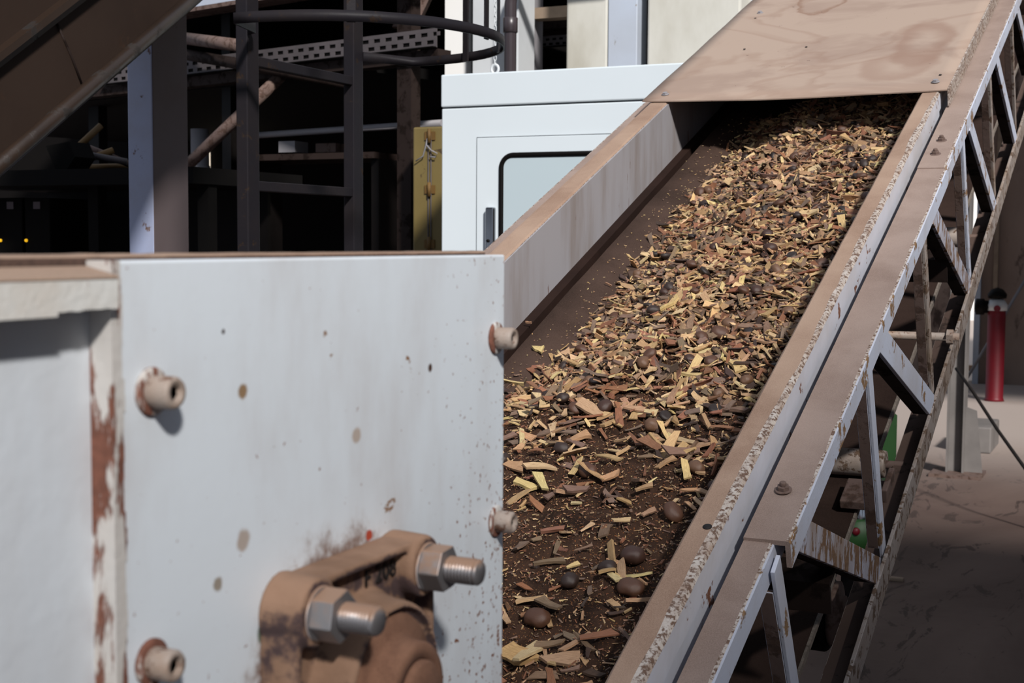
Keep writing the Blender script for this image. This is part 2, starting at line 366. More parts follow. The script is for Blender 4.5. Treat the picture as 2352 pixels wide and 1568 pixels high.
# side channels (upper chord): near one in three bolted lengths
def channel(Xi, Xo, s0, s1, n=-.036, drop=.034, sg=1):
    mb = MB(); K = max(6, int((s1 - s0) * 45)); e = .0015 * sg
    prof = [(Xi, n - .006), (Xi, n), (Xo - e * 3, n), (Xo - e, n - .0006), (Xo, n - .003), (Xo, n - drop), (Xo - .006 * sg, n - drop), (Xo - .006 * sg, n - .006)]
    mats = [0, 0, 1, 2, 2, 2, 2, 2]
    L = len(prof); pts = []
    for i in range(K + 1):
        s = s0 + (s1 - s0) * i / K
        for j, (X, nn) in enumerate(prof):
            w = .0022 * mnoise.noise((s * 25, 7.7, sg)) if j in (2,) else 0
            pts.append(C(X + w, s, nn))
    mb.v += pts
    for i in range(K):
        for j in range(L):
            j2 = (j + 1) % L
            mb.f.append([i * L + j, i * L + j2, (i + 1) * L + j2, (i + 1) * L + j]); mb.mi.append(mats[j]); mb.smooth.append(False)
    mb.f.append(list(range(L))); mb.f.append([K * L + j for j in range(L)]); mb.mi += [0, 0]; mb.smooth += [False] * 2
    return mb.build('frame_channel', [M['dust2'], M['edge'], M['paint_scr']], conv)
SJ = s_of(1.515, -.036); SK = s_of(2.66, -.036)
channel(-.402, -.368, S0, SJ, n=-.039)
channel(-.402, -.350, SJ - .05, SK, n=-.035)
channel(-.402, -.352, SK - .06, S1, n=-.033)
channel(-1.04, -1.098, S0, S1, sg=-1)
def hexbolt(mb, p, ax, r, h, n=6, rot=0):
    ax = Vector(ax).normalized(); a = ax.orthogonal().normalized(); b = ax.cross(a)
    ring = [p + (a * math.cos(rot + 2 * PI * k / n) + b * math.sin(rot + 2 * PI * k / n)) * r for k in range(n)]
    mb.prism(ring, ax * h)
for (px, py) in ((1797, 1080), (2161, 300), (2147, 330)):
    p = at(px, py, X=-.383); sv = s_of(p.y, -.036)
    mb = MB(); mb.lathe([(.010, 0), (.010, .0015), (.0, .0016)], C(-.381, sv, -.0335), NV, 18); hexbolt(mb, C(-.381, sv, -.033), NV, .0072, .006); mb.lathe([(.004, 0), (.004, .006), (.003, .007)], C(-.381, sv, -.029), NV, 12)
    mb.build('splice_bolt', M['rust'], conv, .0008)
mb = MB(); mb.lathe([(.005, 0), (.005, .0012), (.0001, .0014)], C(-.428, s_of(at(1625, 1213, X=-.428).y), .0004), NV, 14); mb.build('screw_hole', M['letter'], conv)
# belt: troughed, brown with a rib along its edge
BP = [(-.950, -.122), (-.945, -.116), (-.925, -.122), (-.915, -.119), (-.90, -.126), (-.84, -.150), (-.80, -.162), (-.60, -.162), (-.55, -.150), (-.47, -.12), (-.462, -.115)]
def belt_n(X):
    for (a, na), (b, nb) in zip(BP, BP[1:]):
        if a <= X <= b: return na + (nb - na) * (X - a) / (b - a)
    return BP[0][1] if X < BP[0][0] else BP[-1][1]
mb = MB(); K = 120; L = len(BP)
for i in range(K + 1):
    s = S0 + (S1 - S0) * i / K
    for (X, n) in BP: mb.v.append(C(X + (.003 * mnoise.noise((s * 7, 2, 0)) if X < -.9 else 0), s, n + .0015 * mnoise.noise((s * 5, X * 9, 0))))
    for (X, n) in BP: mb.v.append(C(X, s, n - .010))
for i in range(K):
    for j in range(2 * L):
        j2 = (j + 1) % (2 * L)
        if j < L - 1: q = (j, j + 1)
        elif j == L - 1: q = (L - 1, 2 * L - 1)
        elif j < 2 * L - 1: q = (j + 1 - 0, j)
        else: q = (L, 0)
        mb.f.append([i * 2 * L + q[0], i * 2 * L + q[1], (i + 1) * 2 * L + q[1], (i + 1) * 2 * L + q[0]]); mb.mi.append(0); mb.smooth.append(j < L - 1)
mb.build('belt', M['belt'], conv)
mb = MB(); seg(mb, -.9985, -.992, -.30, -.004); mb.build('inner_panel', M['guard_in'], conv); mb = MB(); seg(mb, -.992, -.972, -.32, -.127); mb.build('gap_shade_strip', M['rubber'], conv)  # dark strip added where the gap beside the belt is only shade
# return run, its rollers and brackets
mb = MB(); seg(mb, -.96, -.447, -.487, -.478); rb = mb.build('return_belt', M['returnbelt'], conv)
mb = MB()
for i in range(40):
    a, b = S0 + (S1 - S0) * i / 40, S0 + (S1 - S0) * (i + 1) / 40
    mb.box((-.447, a, -.488), (-.443 + random.uniform(0, .001), b - .002, -.477), C)
tag(mb.build('belt_edge', M['cord'], rb), 'pale frayed edge of the return belt')
def roller(s, n, r, x0=-1.0, x1=-.405, mat='rust_light'):
    mb = MB(); mb.lathe([(r * .96, 0), (r, .004), (r, x1 - x0 - .004), (r * .96, x1 - x0)], C(x0, s, n), (1, 0, 0), 28); o = mb.build('return_roller', M[mat], conv)
    mb = MB(); mb.lathe([(r * .3, -.06), (r * .3, x1 - x0 + .03)], C(x0, s, n), (1, 0, 0), 12); mb.build('roller_shaft', M['rust'], o)
    return o
mb = MB(); p = at(2035, 1055, X=-.415); sr = s_of(p.y, -.45)
roller(sr, -.452, .024, -1.0, -.415)
roller(s_of(3.42, -.45), -.452, .024, -1.0, -.415)
p = at(1905, 1500, X=-.45); roller(s_of(p.y, -.54) + .02, -.555, .062, -.99, -.455, 'black2')
p2 = C(-.44, s_of(p.y, -.54) + .02, -.555)
mb = MB(); mb.lathe([(.052, 0), (.052, .010), (.03, .016), (.03, .02)], p2 + Vector((-.012, 0, 0)), (1, 0, 0), 28); mb.lathe([(.011, 0), (.011, .035)], p2, (1, 0, 0), 12); mb.box((.018, -.012, -.12), (.026, .014, .02), frame(p2, Vector((1, 0, 0)), SV, NV)); mb.build('roller_bracket', M['rust'], conv)
p = at(2035, 1150, X=-.40); sv = s_of(p.y, -.45)
mb = MB(); mb.box((-.47, sv - .045, -.468), (-.36, sv + .03, -.452), C); mb.box((-.40, sv - .045, -.50), (-.39, sv + .03, -.425), C); mb.lathe([(.006, 0), (.006, .006)], C(-.41, sv, -.452), NV, 8); mb.build('roller_bracket', M['rust'], conv, .002)
p = at(2135, 770, X=-.38); sv = s_of(p.y, -.3)
mb = MB(); pc = at(2135, 772, X=-.39); mb.tube([pc + Vector((-.5, 0, 0)), pc + Vector((.055, 0, 0))], .008, 10); hexbolt(mb, pc + Vector((.032, 0, 0)), (1, 0, 0), .015, .012); mb.build('tie_rod', M['bolt'], conv)
# lower chords (angles)
def chord(X, sg):
    mb = MB(); seg(mb, X - .006 * sg, X, -.455, -.405); mb.cur = 1; seg(mb, X - .05 * sg, X - .006 * sg, -.455, -.449)
    return mb.build('lower_chord', [M['rust_light'], M['brownleg']], conv, .001)
chord(-.352, 1); chord(-1.10, -1)
# truss members of the near side from its nodes; far side repeats them
def bar_between(mb, a, b, width, thick, X, lip=0, sg=1):
    d = (b - a).normalized(); ex = Vector((1, 0, 0)); w = d.cross(ex).normalized()
    f = lambda x, y, z: a + d * x + w * y + ex * z
    Lg = (b - a).length
    mb.box((.017 if lip > .025 else .004, -width / 2, -thick * sg), (Lg + .012, width / 2, 0), f)
    if lip: mb.cur = 1; mb.box((.035, width / 2 - thick, -lip * sg), (Lg - .02, width / 2, -thick * sg - .0001 * sg), f); mb.cur = 0
wide = [((1822, 1218), (2018, 1310), .040), ((2016, 765), (2142, 930), .042), ((2143, 484), (2229, 664), .038), ((2227, 275), (2287, 478), .034), ((2287, 116), (2334, 322), .034), ((2336, 10), (2372, 165), .034)]
thin = [((1785, 1288), (1846, 1700), .028), ((1996, 806), (2032, 1272), .026), ((2124, 511), (2143, 892), .026), ((2213, 298), (2229, 628), .024), ((2275, 153), (2286, 442), .024), ((2325, 15), (2334, 290), .022)]
for k, (a, b, w) in enumerate(wide):
    for X, sg in ((-.3545, 1), (-1.095, -1)):
        A = at(*a, X=-.3545); B = at(*b, X=-.3545); A.x = B.x = X
        mb = MB(); bar_between(mb, A, B, w, .005, X, .03, sg)
        o = mb.build('truss_diagonal', [M['paint_heavy'] if k in (0, 2) else M['paint_scr'], M['darkrust']], conv, .0008)
        if k == 0 and sg == 1: tag(o, 'lowest truss diagonal, its paint scratched down to brown')
for k, (a, b, w) in enumerate(thin):
    for X, sg in ((-.360, 1), (-1.09, -1)):
        A = at(*a, X=-.360); B = at(*b, X=-.360); A.x = B.x = X
        mb = MB(); bar_between(mb, A, B, w, .005, X, .022, sg)
        mb.build('truss_strut', [M['paint_scr'] if k in (0, 1, 3) else M['rust_light'], M['rust']], conv, .0008)
# cross ties between the two trusses
for k, u in enumerate((1.75, 2.75, 3.75, 4.75)):
    mb = MB(); sv = s_of(u, -.25); mb.box((-1.09, sv, -.25), (-.365, sv + .05, -.243), C); mb.box((-1.09, sv, -.29), (-.365, sv + .006, -.25), C); mb.build('cross_tie', M['darkrust'], conv)
# carrying idlers under the belt
for k in range(6):
    sv = -1.9 + k * .8; mb = MB(); mb.tube([C(-.82, sv, -.20), C(-.58, sv, -.20)], .028, 16); mb.tube([C(-.95, sv, -.155), C(-.83, sv, -.20)], .025, 12); mb.tube([C(-.57, sv, -.20), C(-.46, sv, -.155)], .025, 12); mb.build('carrying_idler', M['darkrust'], conv)
# hard cover over the upper length
mb = MB(); NX, NS = 20, 24
def cov_n(X, s): 
    q = (X + 1.05) / .65
    return .006 - .006 * math.sin(PI * q) * math.exp(-max(0, s) * 4) + .002 * mnoise.noise((X * 6, s * 4, 0))
for layer in (0, -.0025):
    for i in range(NS + 1):
        for j in range(NX + 1):
            X = -1.052 + (.656) * j / NX; s = -.012 + (S1 + .0) * (i / NS) ** 1.3 + .035 * (X + .396)*0
            mb.v.append(C(X, s, cov_n(X, s) + layer))
n1 = (NS + 1) * (NX + 1)
for i in range(NS):
    for j in range(NX):
        q = [i * (NX + 1) + j, i * (NX + 1) + j + 1, (i + 1) * (NX + 1) + j + 1, (i + 1) * (NX + 1) + j]
        mb.f.append(q); mb.f.append([a + n1 for a in q[::-1]]); mb.mi += [0, 0]; mb.smooth += [True, True]
bd = [j for j in range(NX + 1)] + [i * (NX + 1) + NX for i in range(1, NS + 1)] + [NS * (NX + 1) + j for j in range(NX - 1, -1, -1)] + [i * (NX + 1) for i in range(NS - 1, 0, -1)]
for a, b in zip(bd, bd[1:] + bd[:1]): mb.f.append([a, b, b + n1, a + n1]); mb.mi.append(0); mb.smooth.append(False)
cover = tag(mb.build('cover_sheet', M['cover'], conv), 'flat sheet metal cover under tan dust over the upper belt')
mb = MB(); mb.box((-.398, -.012, -.030), (-.3945, S1, .0065), C); mb.build('cover_rim', M['edge'], cover)
for (px, py) in ((1528, 217), (1746, 30), (2149, 188), (2160, 172), (1735, 42), (1852, 108), (1710, 113)):
    p = at(px, py, X=-.7); 
    # settle on the cover plane
    d = ray(px, py); o0 = Vector((0, 0, CZ)); tt = (C(0, 0, .0065) - o0).dot(NV) / d.dot(NV); p = o0 + d * tt
    big = (px, py) in ((1528, 217), (1746, 30), (2149, 188))
    mb = MB()
    if big: mb.lathe([(.0085, 0), (.0085, .001), (.004, .0012)], p, NV, 14); hexbolt(mb, p, NV, .006, .005)
    else: mb.lathe([(.003, 0), (.003, .001), (.0005, .0012)], p, NV, 10)
    mb.build('cover_screw', M['greysteel'] if big else M['letter'], cover)
# support leg far up
lb = Vector((-.98, 8.385, 0)); ztop = Z0 + math.tan(INC) * (8.385 - U0) - .5
for xx in (-1.03,):
    mb = MB(); mb.box((xx - .05, 8.33, .015), (xx - .04, 8.45, ztop)); mb.box((xx + .04, 8.33, .015), (xx + .05, 8.45, ztop)); mb.box((xx - .04, 8.385, .015), (xx + .04, 8.395, ztop)); leg = mb.build('support_leg', M['legsteel'], conv)
    mb = MB().box((xx - .13, 8.22, 0), (xx + .16, 8.5, .018)); mb.build('base_plate', M['rust'], leg)
    mb = MB(); mb.prism([(xx + .05, 8.385, .018), (xx + .15, 8.385, .018), (xx + .11, 8.385, .38), (xx + .05, 8.385, .40)], (0, .01, 0)); mb.build('gusset', M['legsteel'], leg)
mb = MB(); sv = s_of(8.33 - .0, -.46)
# side plates closing the lower end of the conveyor, and its tail drum
mb = MB(); mb.lathe([(.13, 0), (.13, .5)], C(-.95, S0 + .05, -.30), (1, 0, 0), 30); mb.build('tail_drum', M['darkrust'], conv)
for X in (-.36, -1.10):
    mb = MB(); mb.box((X - .02, S0 + .02, -.46), (X + .02, S0 + .08, -.04), C); fp = C(X, S0 + .05, -.46); mb.box((X - .03, fp.y - .03, 0), (X + .03, fp.y + .03, fp.z + .05)); mb.build('tail_post', M['paint'], conv)

# ------------------------------------------------------------------ feed hopper in front
XP = -.362
hop = thing('feed_hopper', tuple(H0), 'white painted steel feed hopper with rust and a flange bearing on its side', 'hopper')
pe = at(262, 900, X=XP).y; pr_ = at(1158, 900, X=XP).y
mb = MB(); mb.box((XP - .006, pe + .001, H0.z), (XP, pr_, 1.3415)); mb.build('side_plate', M['plate'], hop, .0012)
# rusty return edge along the plate's near side
mb = MB(); K = 60
for i in range(K):
    z0 = H0.z + (1.3415 - H0.z) * i / K; z1 = H0.z + (1.3415 - H0.z) * (i + 1) / K
    w = .0025 * mnoise.noise((z0 * 60, .3, 0)) + .001
    mb.box((XP - .0115, pe - .0015, z0), (XP + .0006, pe + .0035 + max(0, w), z1))
mb.build('plate_edge', M['plateedge'], hop)
mb = MB(); mb.box((XP - .0165, -.05, H0.z), (XP - .0105, pe, 1.338)); mb.build('rear_side_plate', M['plate2'], hop)
# torn angle flange along the top
yt = at(131, 720, X=XP + .004).y
zl0 = at(60, 733, X=XP + .004).z; zl1 = at(200, 712, X=XP + .004).z; zt = at(100, 632, X=XP + .004).z
mb = MB()
def flange_piece(y0, y1, zb, nn):
    for i in range(nn):
        a = y0 + (y1 - y0) * i / nn; b = y0 + (y1 - y0) * (i + 1) / nn
        mb.box((XP + .001, a, zb + random.uniform(-.0003, .0003)), (XP + .0045, b, zt - .0008))
flange_piece(-.05, yt, zl0, 14); flange_piece(yt, pe - .002, zl1, 8)
mb.cur = 1; za_ = at(100, 612, X=XP - .011).z; zb_ = at(100, 641, X=XP + .0048).z
ya_, yb_ = -.05, pe - .002
mb.hexa([(XP - .011, ya_, zb_ - .002), (XP + .0049, ya_, zb_ - .0004), (XP + .0049, yb_, zb_ - .0004), (XP - .011, yb_, zb_ - .002), (XP - .011, ya_, za_), (XP + .0046, ya_, zb_ + .0005), (XP + .0046, yb_, zb_ + .0005), (XP - .011, yb_, za_)])
mb.build('top_flange', [M['flangepaint'], M['dust']], hop)
mb = MB(); K = 90
z583 = at(100, 584, X=XP - .012).z; z610 = at(100, 609, X=XP - .012).z
rows = []
for i in range(K + 1):
    y = -.05 + (pr_ - .004 + .05) * i / K
    w = .00035 * mnoise.noise((y * 120, 0, 0)) + .0003 * mnoise.noise((y * 300, 3, 0))
    ztop_ = 1.3437 + w
    rows.append([Vector((XP - .012, y, 1.333)), Vector((XP - .0115, y, ztop_ - .0012)), Vector((XP - .0130, y, ztop_)), Vector((XP - .021, y, ztop_ + .0001)), Vector((XP - .022, y, 1.333))])
for r_ in rows: mb.v += r_
for i in range(K):
    for j in range(4): mb.f.append([i * 5 + j, i * 5 + j + 1, (i + 1) * 5 + j + 1, (i + 1) * 5 + j]); mb.mi.append(1 if j == 0 else 0); mb.smooth.append(True)
    mb.f.append([i * 5 + 4, i * 5, (i + 1) * 5, (i + 1) * 5 + 4]); mb.mi.append(0); mb.smooth.append(False)
tag(mb.build('rubber_gasket', [M['dust'], M['gasket']], hop), 'dusty brown rubber strip along the hopper rim')
# remaining walls, feet
mb = MB(); mb.box((-1.01, -.05, H0.z), (-1.004, pr_, 1.30)); mb.build('far_plate', M['plate2'], hop)
mb = MB(); mb.box((-1.004, -.05, H0.z), (XP - .017, -.044, 1.30)); mb.build('end_plate', M['plate2'], hop)
mb = MB(); mb.box((-1.004, pr_ - .02, 1.10), (XP - .008, pr_ - .014, 1.30)); mb.build('baffle', M['plate2'], hop)
for X in (XP - .03, -1.13):
    for y in (-.04, .0):
        if y == 0: continue
        mb = MB(); mb.box((X, y, 0), (X + .04, y + .04, H0.z + .1)); mb.build('leg', M['paint'], hop)
for X in (-.388, -1.08):
    mb = MB(); c0 = C(X, s_of(.60, -.033), -.033); mb.box((X - .012, .57, c0.z - .004), (X + .012, .63, H0.z + .004)); mb.build('foot', M['paint'], hop)
# socket bolts with washers
for (px, py) in ((351, 899), (351, 1521), (1141, 776), (1141, 1196)):
    p = at(px, py, X=XP + .001); p.x = XP
    mb = MB(); mb.lathe([(.0064, .0012), (.0066, .002), (.0066, .0115), (.0058, .0128), (.0035, .0128), (.0032, .006), (.0001, .006)], p, (1, 0, 0), 26)
    b = mb.build('bolt', M['bolt'], hop)
    mb = MB(); mb.lathe([(.0098, 0), (.0098, .0013), (.0088, .0019), (.006, .0019)], p, (1, 0, 0), 28); mb.build('washer', M['plateedge'], b)
    mb = MB(); mb.lathe([(.0031, .0105), (.0001, .0105)], p, (1, 0, 0), 6); mb.build('socket', M['letter'], b)
# flange bearing
BC = Vector((XP, .5743, 1.1295)); hb = .0508
def rsq(h, r, n=8):
    out = []
    for qx, qz, a0 in ((1, 1, 0), (-1, 1, PI / 2), (-1, -1, PI), (1, -1, 1.5 * PI)):
        for k in range(n + 1):
            a = a0 + PI / 2 * k / n; out.append((qx * (h - r) + r * math.cos(a), qz * (h - r) + r * math.sin(a)))
    return out
mb = MB()
mb.prism([BC + Vector((-.001, y, z)) for y, z in rsq(.066, .018)], (.0135, 0, 0))
# rim around a sunk field
o_, i_ = rsq(.066, .018), rsq(.0605, .014)
n = len(o_); vs = []
for x in (.007, .0195):
    vs += [BC + Vector((x, y * (1 if x < .01 else .985), z * (1 if x < .01 else .985))) for y, z in o_] + [BC + Vector((x, y, z)) for y, z in i_]
fs = []
for k in range(n):
    k2 = (k + 1) % n
    fs += [(k, k2, 2 * n + k2, 2 * n + k), (n + k2, n + k, 3 * n + k, 3 * n + k2), (2 * n + k, 2 * n + k2, 3 * n + k2, 3 * n + k), (k2, k, n + k, n + k2)]
mb.add(vs, fs)
for sy in (1, -1):
    for sz in (1, -1):
        mb.lathe([(.0175, 0), (.0165, .020), (.0155, .0222)], BC + Vector((0, sy * hb, sz * hb)), (1, 0, 0), 26)
mb.lathe([(.0495, .004), (.0475, .014), (.0455, .022), (.0445, .0325), (.0415, .0345), (.0405, .030), (.001, .030)], BC, (1, 0, 0), 48)
hs = mb.build('bearing_housing', M['iron'], hop)
md = hs.modifiers.new('r', 'REMESH'); md.mode = 'VOXEL'; md.voxel_size = .0011; md.use_smooth_shade = True
md = hs.modifiers.new('s', 'SMOOTH'); md.factor = .6; md.iterations = 6
tag(hs, 'square cast flange bearing thick with brown dust')
mb = MB(); mb.lathe([(.0395, .029), (.038, .0315), (.030, .0325), (.0275, .034), (.0265, .044), (.0255, .0455), (.0188, .0458), (.0185, .044)], BC, (1, 0, 0), 48); mb.build('bearing_insert', M['ironlid'], hs)
mb = MB(); mb.lathe([(.0180, .03), (.0180, .0475), (.0165, .049), (.001, .049)], BC, (1, 0, 0), 40); mb.build('shaft_end', M['ironlid'], hs)
q = at(933, 1533, X=XP + .036); mb = MB(); mb.lathe([(.0022, 0), (.0022, .0006), (.0001, .0006)], Vector((BC.x + .0322, q.y, q.z)), (1, 0, 0), 16); mb.build('screw_dimple', M['letter'], hs)
for sy in (-1, 1):
    for sz in (1, -1):
        p = BC + Vector((.0222, sy * hb, sz * hb))
        mb = MB(); mb.lathe([(.0128, 0), (.0128, .0012), (.0118, .0016)], p, (1, 0, 0), 28); hexbolt(mb, p + Vector((.0012, 0, 0)), (1, 0, 0), .0124, .0118, 6, .55 if sy < 0 else .35)
        mb.build('nut', M['zinc'], hs, .0009)
        prof = [(.0069, 0)]
        d = .012; Ltot = .0315
        while d < Ltot - .003: prof += [(.0070, d), (.0070, d + .0006), (.0060, d + .0011), (.0060, d + .0014)]; d += .0019
        prof += [(.0069, Ltot - .0015), (.0058, Ltot), (.0001, Ltot)]
        mb = MB(); mb.lathe(prof, p, (1, 0, 0), 30, True); mb.build('stud', M['zinc'], hs)
cu = bpy.data.curves.new('letters', 'FONT'); cu.body = 'F 208'; cu.size = .0125; cu.extrude = .0006; cu.space_character = 1.12; cu.align_x = 'CENTER'; cu.align_y = 'CENTER'
to = bpy.data.objects.new('letters', cu); COL.objects.link(to)
bpy.context.view_layer.update()
me = bpy.data.meshes.new_from_object(to.evaluated_get(bpy.context.evaluated_depsgraph_get()))
bpy.data.objects.remove(to)
Rm = Matrix((Vector((0, 1, 0)), Vector((0, 0, 1)), Vector((1, 0, 0)))).transposed().to_4x4()
pt = BC + Vector((.0131, .019, .0528))
me.transform(Matrix.Translation(pt - H0) @ Rm)
me.materials.clear(); me.materials.append(M['letter'])
lo = bpy.data.objects.new('cast_lettering', me); COL.objects.link(lo); lo.parent = hs

# ------------------------------------------------------------------ white cabinet
YC = 4.5
def cb(px, py): p = at(px, py, Y=YC); return p.x, p.z
xl, zt_ = cb(1015, 172); xr, _ = cb(1590, 140); zc = cb(1015, 248)[1]
cab = thing('electrical_cabinet', ((xl + xr) / 2, YC + .22, 0), 'tall white electrical cabinet behind the conveyor', 'cabinet')
mb = MB(); mb.box((xl, YC, 0), (xr, YC + .45, zc - .003)); mb.build('body', M['white'], cab, .004)
mb = MB(); mb.box((xl - .002, YC - .004, zc + .002), (xr + .002, YC + .455, zt_)); mb.build('top_cap', M['white'], cab, .005)
mb = MB(); mb.box((xl + .006, YC + .003, zc - .004), (xr - .006, YC + .44, zc + .004)); mb.build('cap_seam', M['seam'], cab)
dx, dz = cb(1097, 317); dr = xr - (dx - xl)
mb = MB(); mb.box((dx - .003, YC - .0015, .12), (dr + .003, YC + .001, dz + .003)); mb.build('door_gap', M['seam'], cab)
mb = MB(); mb.box((dx, YC - .006, .124), (dr, YC, dz)); door = mb.build('door', M['white'], cab, .0015)
wx, wz = cb(1154, 357); we = dr - (wx - dx); wb = .75; rr = .045
path = []
for cx_, cz_, a0 in ((we - rr, wz - rr, 0), (wx + rr, wz - rr, PI / 2), (wx + rr, wb + rr, PI), (we - rr, wb + rr, 1.5 * PI)):
    for k in range(9):
        a = a0 + PI / 2 * k / 8; path.append((cx_ + rr * math.cos(a), YC - .007, cz_ + rr * math.sin(a)))
mb = MB(); mb.tube(path, .0095, 12, closed=True); mb.build('window_seal', M['black'], door)
mb = MB(); mb.prism([Vector(p) + Vector((0, .0015, 0)) for p in path], (0, -.003, 0)); mb.build('window_pane', M['pane'], door)
hx0, hz0 = cb(1122, 476); hx1, _ = cb(1142, 476)
mb = MB(); mb.box((hx0, YC - .03, hz0 - .21), (hx1, YC - .006, hz0)); h_ = mb.build('handle', M['chrome'], door, .006, 3)
mb = MB(); mb.lathe([(.006, 0), (.006, .003), (.001, .003)], ((hx0 + hx1) / 2 - .004, YC - .03, cb(1130, 553)[1]), (0, -1, 0), 16); mb.build('lock', M['black'], h_)
ex, ez = cb(1123, 165)
mb = MB(); mb.tube([(ex + .014 * math.cos(a), YC + .05, zt_ + .018 + .016 * math.sin(a)) for a in [2 * PI * k / 20 for k in range(20)]], .005, 10, closed=True); mb.lathe([(.008, 0), (.008, .006)], (ex, YC + .05, zt_ - .002), (0, 0, 1), 12); mb.build('lifting_eye', M['whitesteel'], cab)
mb = MB(); k = 0; z_ = zt_ + .04
while z_ < 2.9:
    if k % 2: mb.tube([(ex + .005 * math.cos(a), YC + .05, z_ + .011 * math.sin(a)) for a in [2 * PI * i / 10 for i in range(10)]], .0018, 6, closed=True)
    else: mb.tube([(ex, YC + .05 + .005 * math.cos(a), z_ + .011 * math.sin(a)) for a in [2 * PI * i / 10 for i in range(10)]], .0018, 6, closed=True)
    z_ += .0175; k += 1
mb.build('chain', M['whitesteel'], cab)

# ------------------------------------------------------------------ columns behind the cabinet
def slab(px0, px1, Y, dep, z1=4.2, z0=0):
    a = at(px0, 100, Y=Y).x; b = at(px1, 100, Y=Y).x
    return MB().box((a, Y, z0), (b, Y + dep, z1))
struct('wall_far', slab(1022, 1072, 5.7, .05), M['outside'])
tag(slab(1085, 1190, 5.6, .18).build('steel_column', M['whitesteel'], None, .004), 'white steel column behind the dark drain pipe', 'column')
tag(slab(1191, 1227, 5.84, .1).build('steel_post', M['greysteel'], None, .003), 'narrow grey post right beside the drain pipe', 'post')
tag(slab(1300, 1395, 5.6, .3).build('concrete_pillar', M['concrete'], None, .01), 'narrow weathered concrete pillar above the white cabinet', 'pillar')
tag(slab(1396, 1463, 5.6, .12).build('steel_column', M['bluepanel'], None, .004), 'pale blue steel column between two concrete pillars', 'column')
tag(slab(1464, 1486, 5.75, .05).build('steel_post', M['greysteel'], None, .002), 'grey strip of steel between blue column and wide concrete pillar', 'post')
tag(slab(1486, 1700, 5.6, .4).build('concrete_pillar', M['concrete'], None, .01), 'wide stained concrete pillar meeting the dusty cover', 'pillar')
tag(slab(1702, 1790, 5.75, .3).build('concrete_pillar', M['whitesteel'], None, .01), 'pale smooth pillar half hidden behind the dusty cover', 'pillar')
# drain pipe
dp = at(1172, 100, Y=5.5); pipe = thing('drain_pipe', (dp.x, 5.5, 0), 'dark plastic drain pipe with a collar on the white column', 'pipe')
r_ = 15.5 / F * 5.5
mb = MB(); zj = at(1172, 10, Y=5.5).z; mb.tube([(dp.x, 5.5, 0), (dp.x, 5.5, zj), (dp.x + .004, 5.5, zj + .03), (dp.x + .03, 5.5, zj + .09), (dp.x + .10, 5.5, zj + .13), (dp.x + .5, 5.5, zj + .14)], r_, 20); mb.build('pipe_run', M['pipe'], pipe)
za, zb_ = at(1172, 76, Y=5.5).z, at(1172, 40, Y=5.5).z
mb = MB(); mb.lathe([(r_ * 1.05, za), (r_ * 1.22, za + .003), (r_ * 1.22, zb_ - .003), (r_ * 1.05, zb_)], (dp.x, 5.5, 0), (0, 0, 1), 24); mb.build('collar', M['pipe'], pipe)
# timber beam and perforated tray seen in the opening
def tray(name, A, B, h, label, cols, rows_, mat, depth=.03, cat='tray'):
    A, B = Vector(A), Vector(B); d = (B - A); Lg = d.length; d.normalize(); nrm = d.cross(Vector((0, 0, 1))).normalized()
    f = frame(A, d, nrm, Vector((0, 0, 1)))
    mb = MB()
    cw = Lg / cols; rh = h / (rows_ * 2 + 1)
    for r in range(rows_ + 1): mb.box((0, 0, r * 2 * rh), (Lg, .003, (r * 2 + 1) * rh), f)
    for r in range(rows_):
        for c in range(cols + 1): 
            xa = max(0, c * cw - cw * .25 + (cw * .5 if r % 2 else 0)); mb.box((xa, .0002, (r * 2 + 1) * rh), (min(Lg, xa + cw * .45), .0028, (r * 2 + 2) * rh), f)
    mb.cur = 1
    mb.box((0, .0035, 0), (Lg, depth, .004), f) ; mb.box((0, -.004, 0), (Lg, -.003, h), f)
    return tag(mb.build(name, [mat, M['black2']]), label, cat)
a = at(1205, 45, D=6.3); b = at(1302, 38, D=6.2)
tag(MB().box((a.x - .1, a.y, a.z - .0), (b.x + .1, a.y + .08, a.z + .05)).build('timber_beam', M['wood']), 'pale timber beam in the opening beside the drain pipe', 'beam')
a = at(1228, 112, D=6.6); b = at(1305, 106, D=6.5)
tray('cable_tray', a, b, .055, 'short perforated cable tray in the opening over the cabinet', 5, 2, M['fascia'])
mb = MB().box((-2.7, 7.2, 0), (-2.0, 7.25, 4)); tag(mb.build('opening_shade_sheet', M['walldark']), 'dark sheet put in for the shade inside the opening over the cabinet', 'partition')  # near-black sheet added for the darkness inside the opening
tag(MB().box((-2.75, 6.05, 2.35), (-2.1, 6.3, 2.45)).build('steel_beam', M['darkrust']), 'dark beam high in the opening above the cabinet', 'beam')

# ------------------------------------------------------------------ yellow cabinet
YY = 5.25
yl = at(948, 430, Y=YY); yr = at(1020, 430, Y=YY); ytop = at(948, 292, Y=YY).z; ybot = at(948, 578, Y=YY).z
yc = thing('yellow_cabinet', ((yl.x + yr.x) / 2, YY + .15, 0), 'dusty yellow steel cabinet with hinges and a bent wire, left of white cabinet', 'cabinet')
mb = MB(); mb.box((yl.x, YY, .05), (yr.x + .12, YY + .3, ytop)); mb.build('body', M['yellow'], yc, .008)
hx = at(988, 430, Y=YY).x
for py in (312, 435, 560):
    z_ = at(988, py, Y=YY).z; mb = MB(); mb.tube([(hx, YY - .01, z_ - .03), (hx, YY - .01, z_ + .03)], .008, 10); mb.box((hx - .025, YY - .006, z_ - .018), (hx + .025, YY, z_ + .018)); mb.build('hinge', M['yellowdark'], yc)
for dx_ in (-.007, .006):
    mb = MB(); mb.tube([(hx + dx_, YY - .004, ybot - .5), (hx + dx_, YY - .004, ytop - .03)], .0028, 6); mb.build('door_seam', M['fascia'], yc)
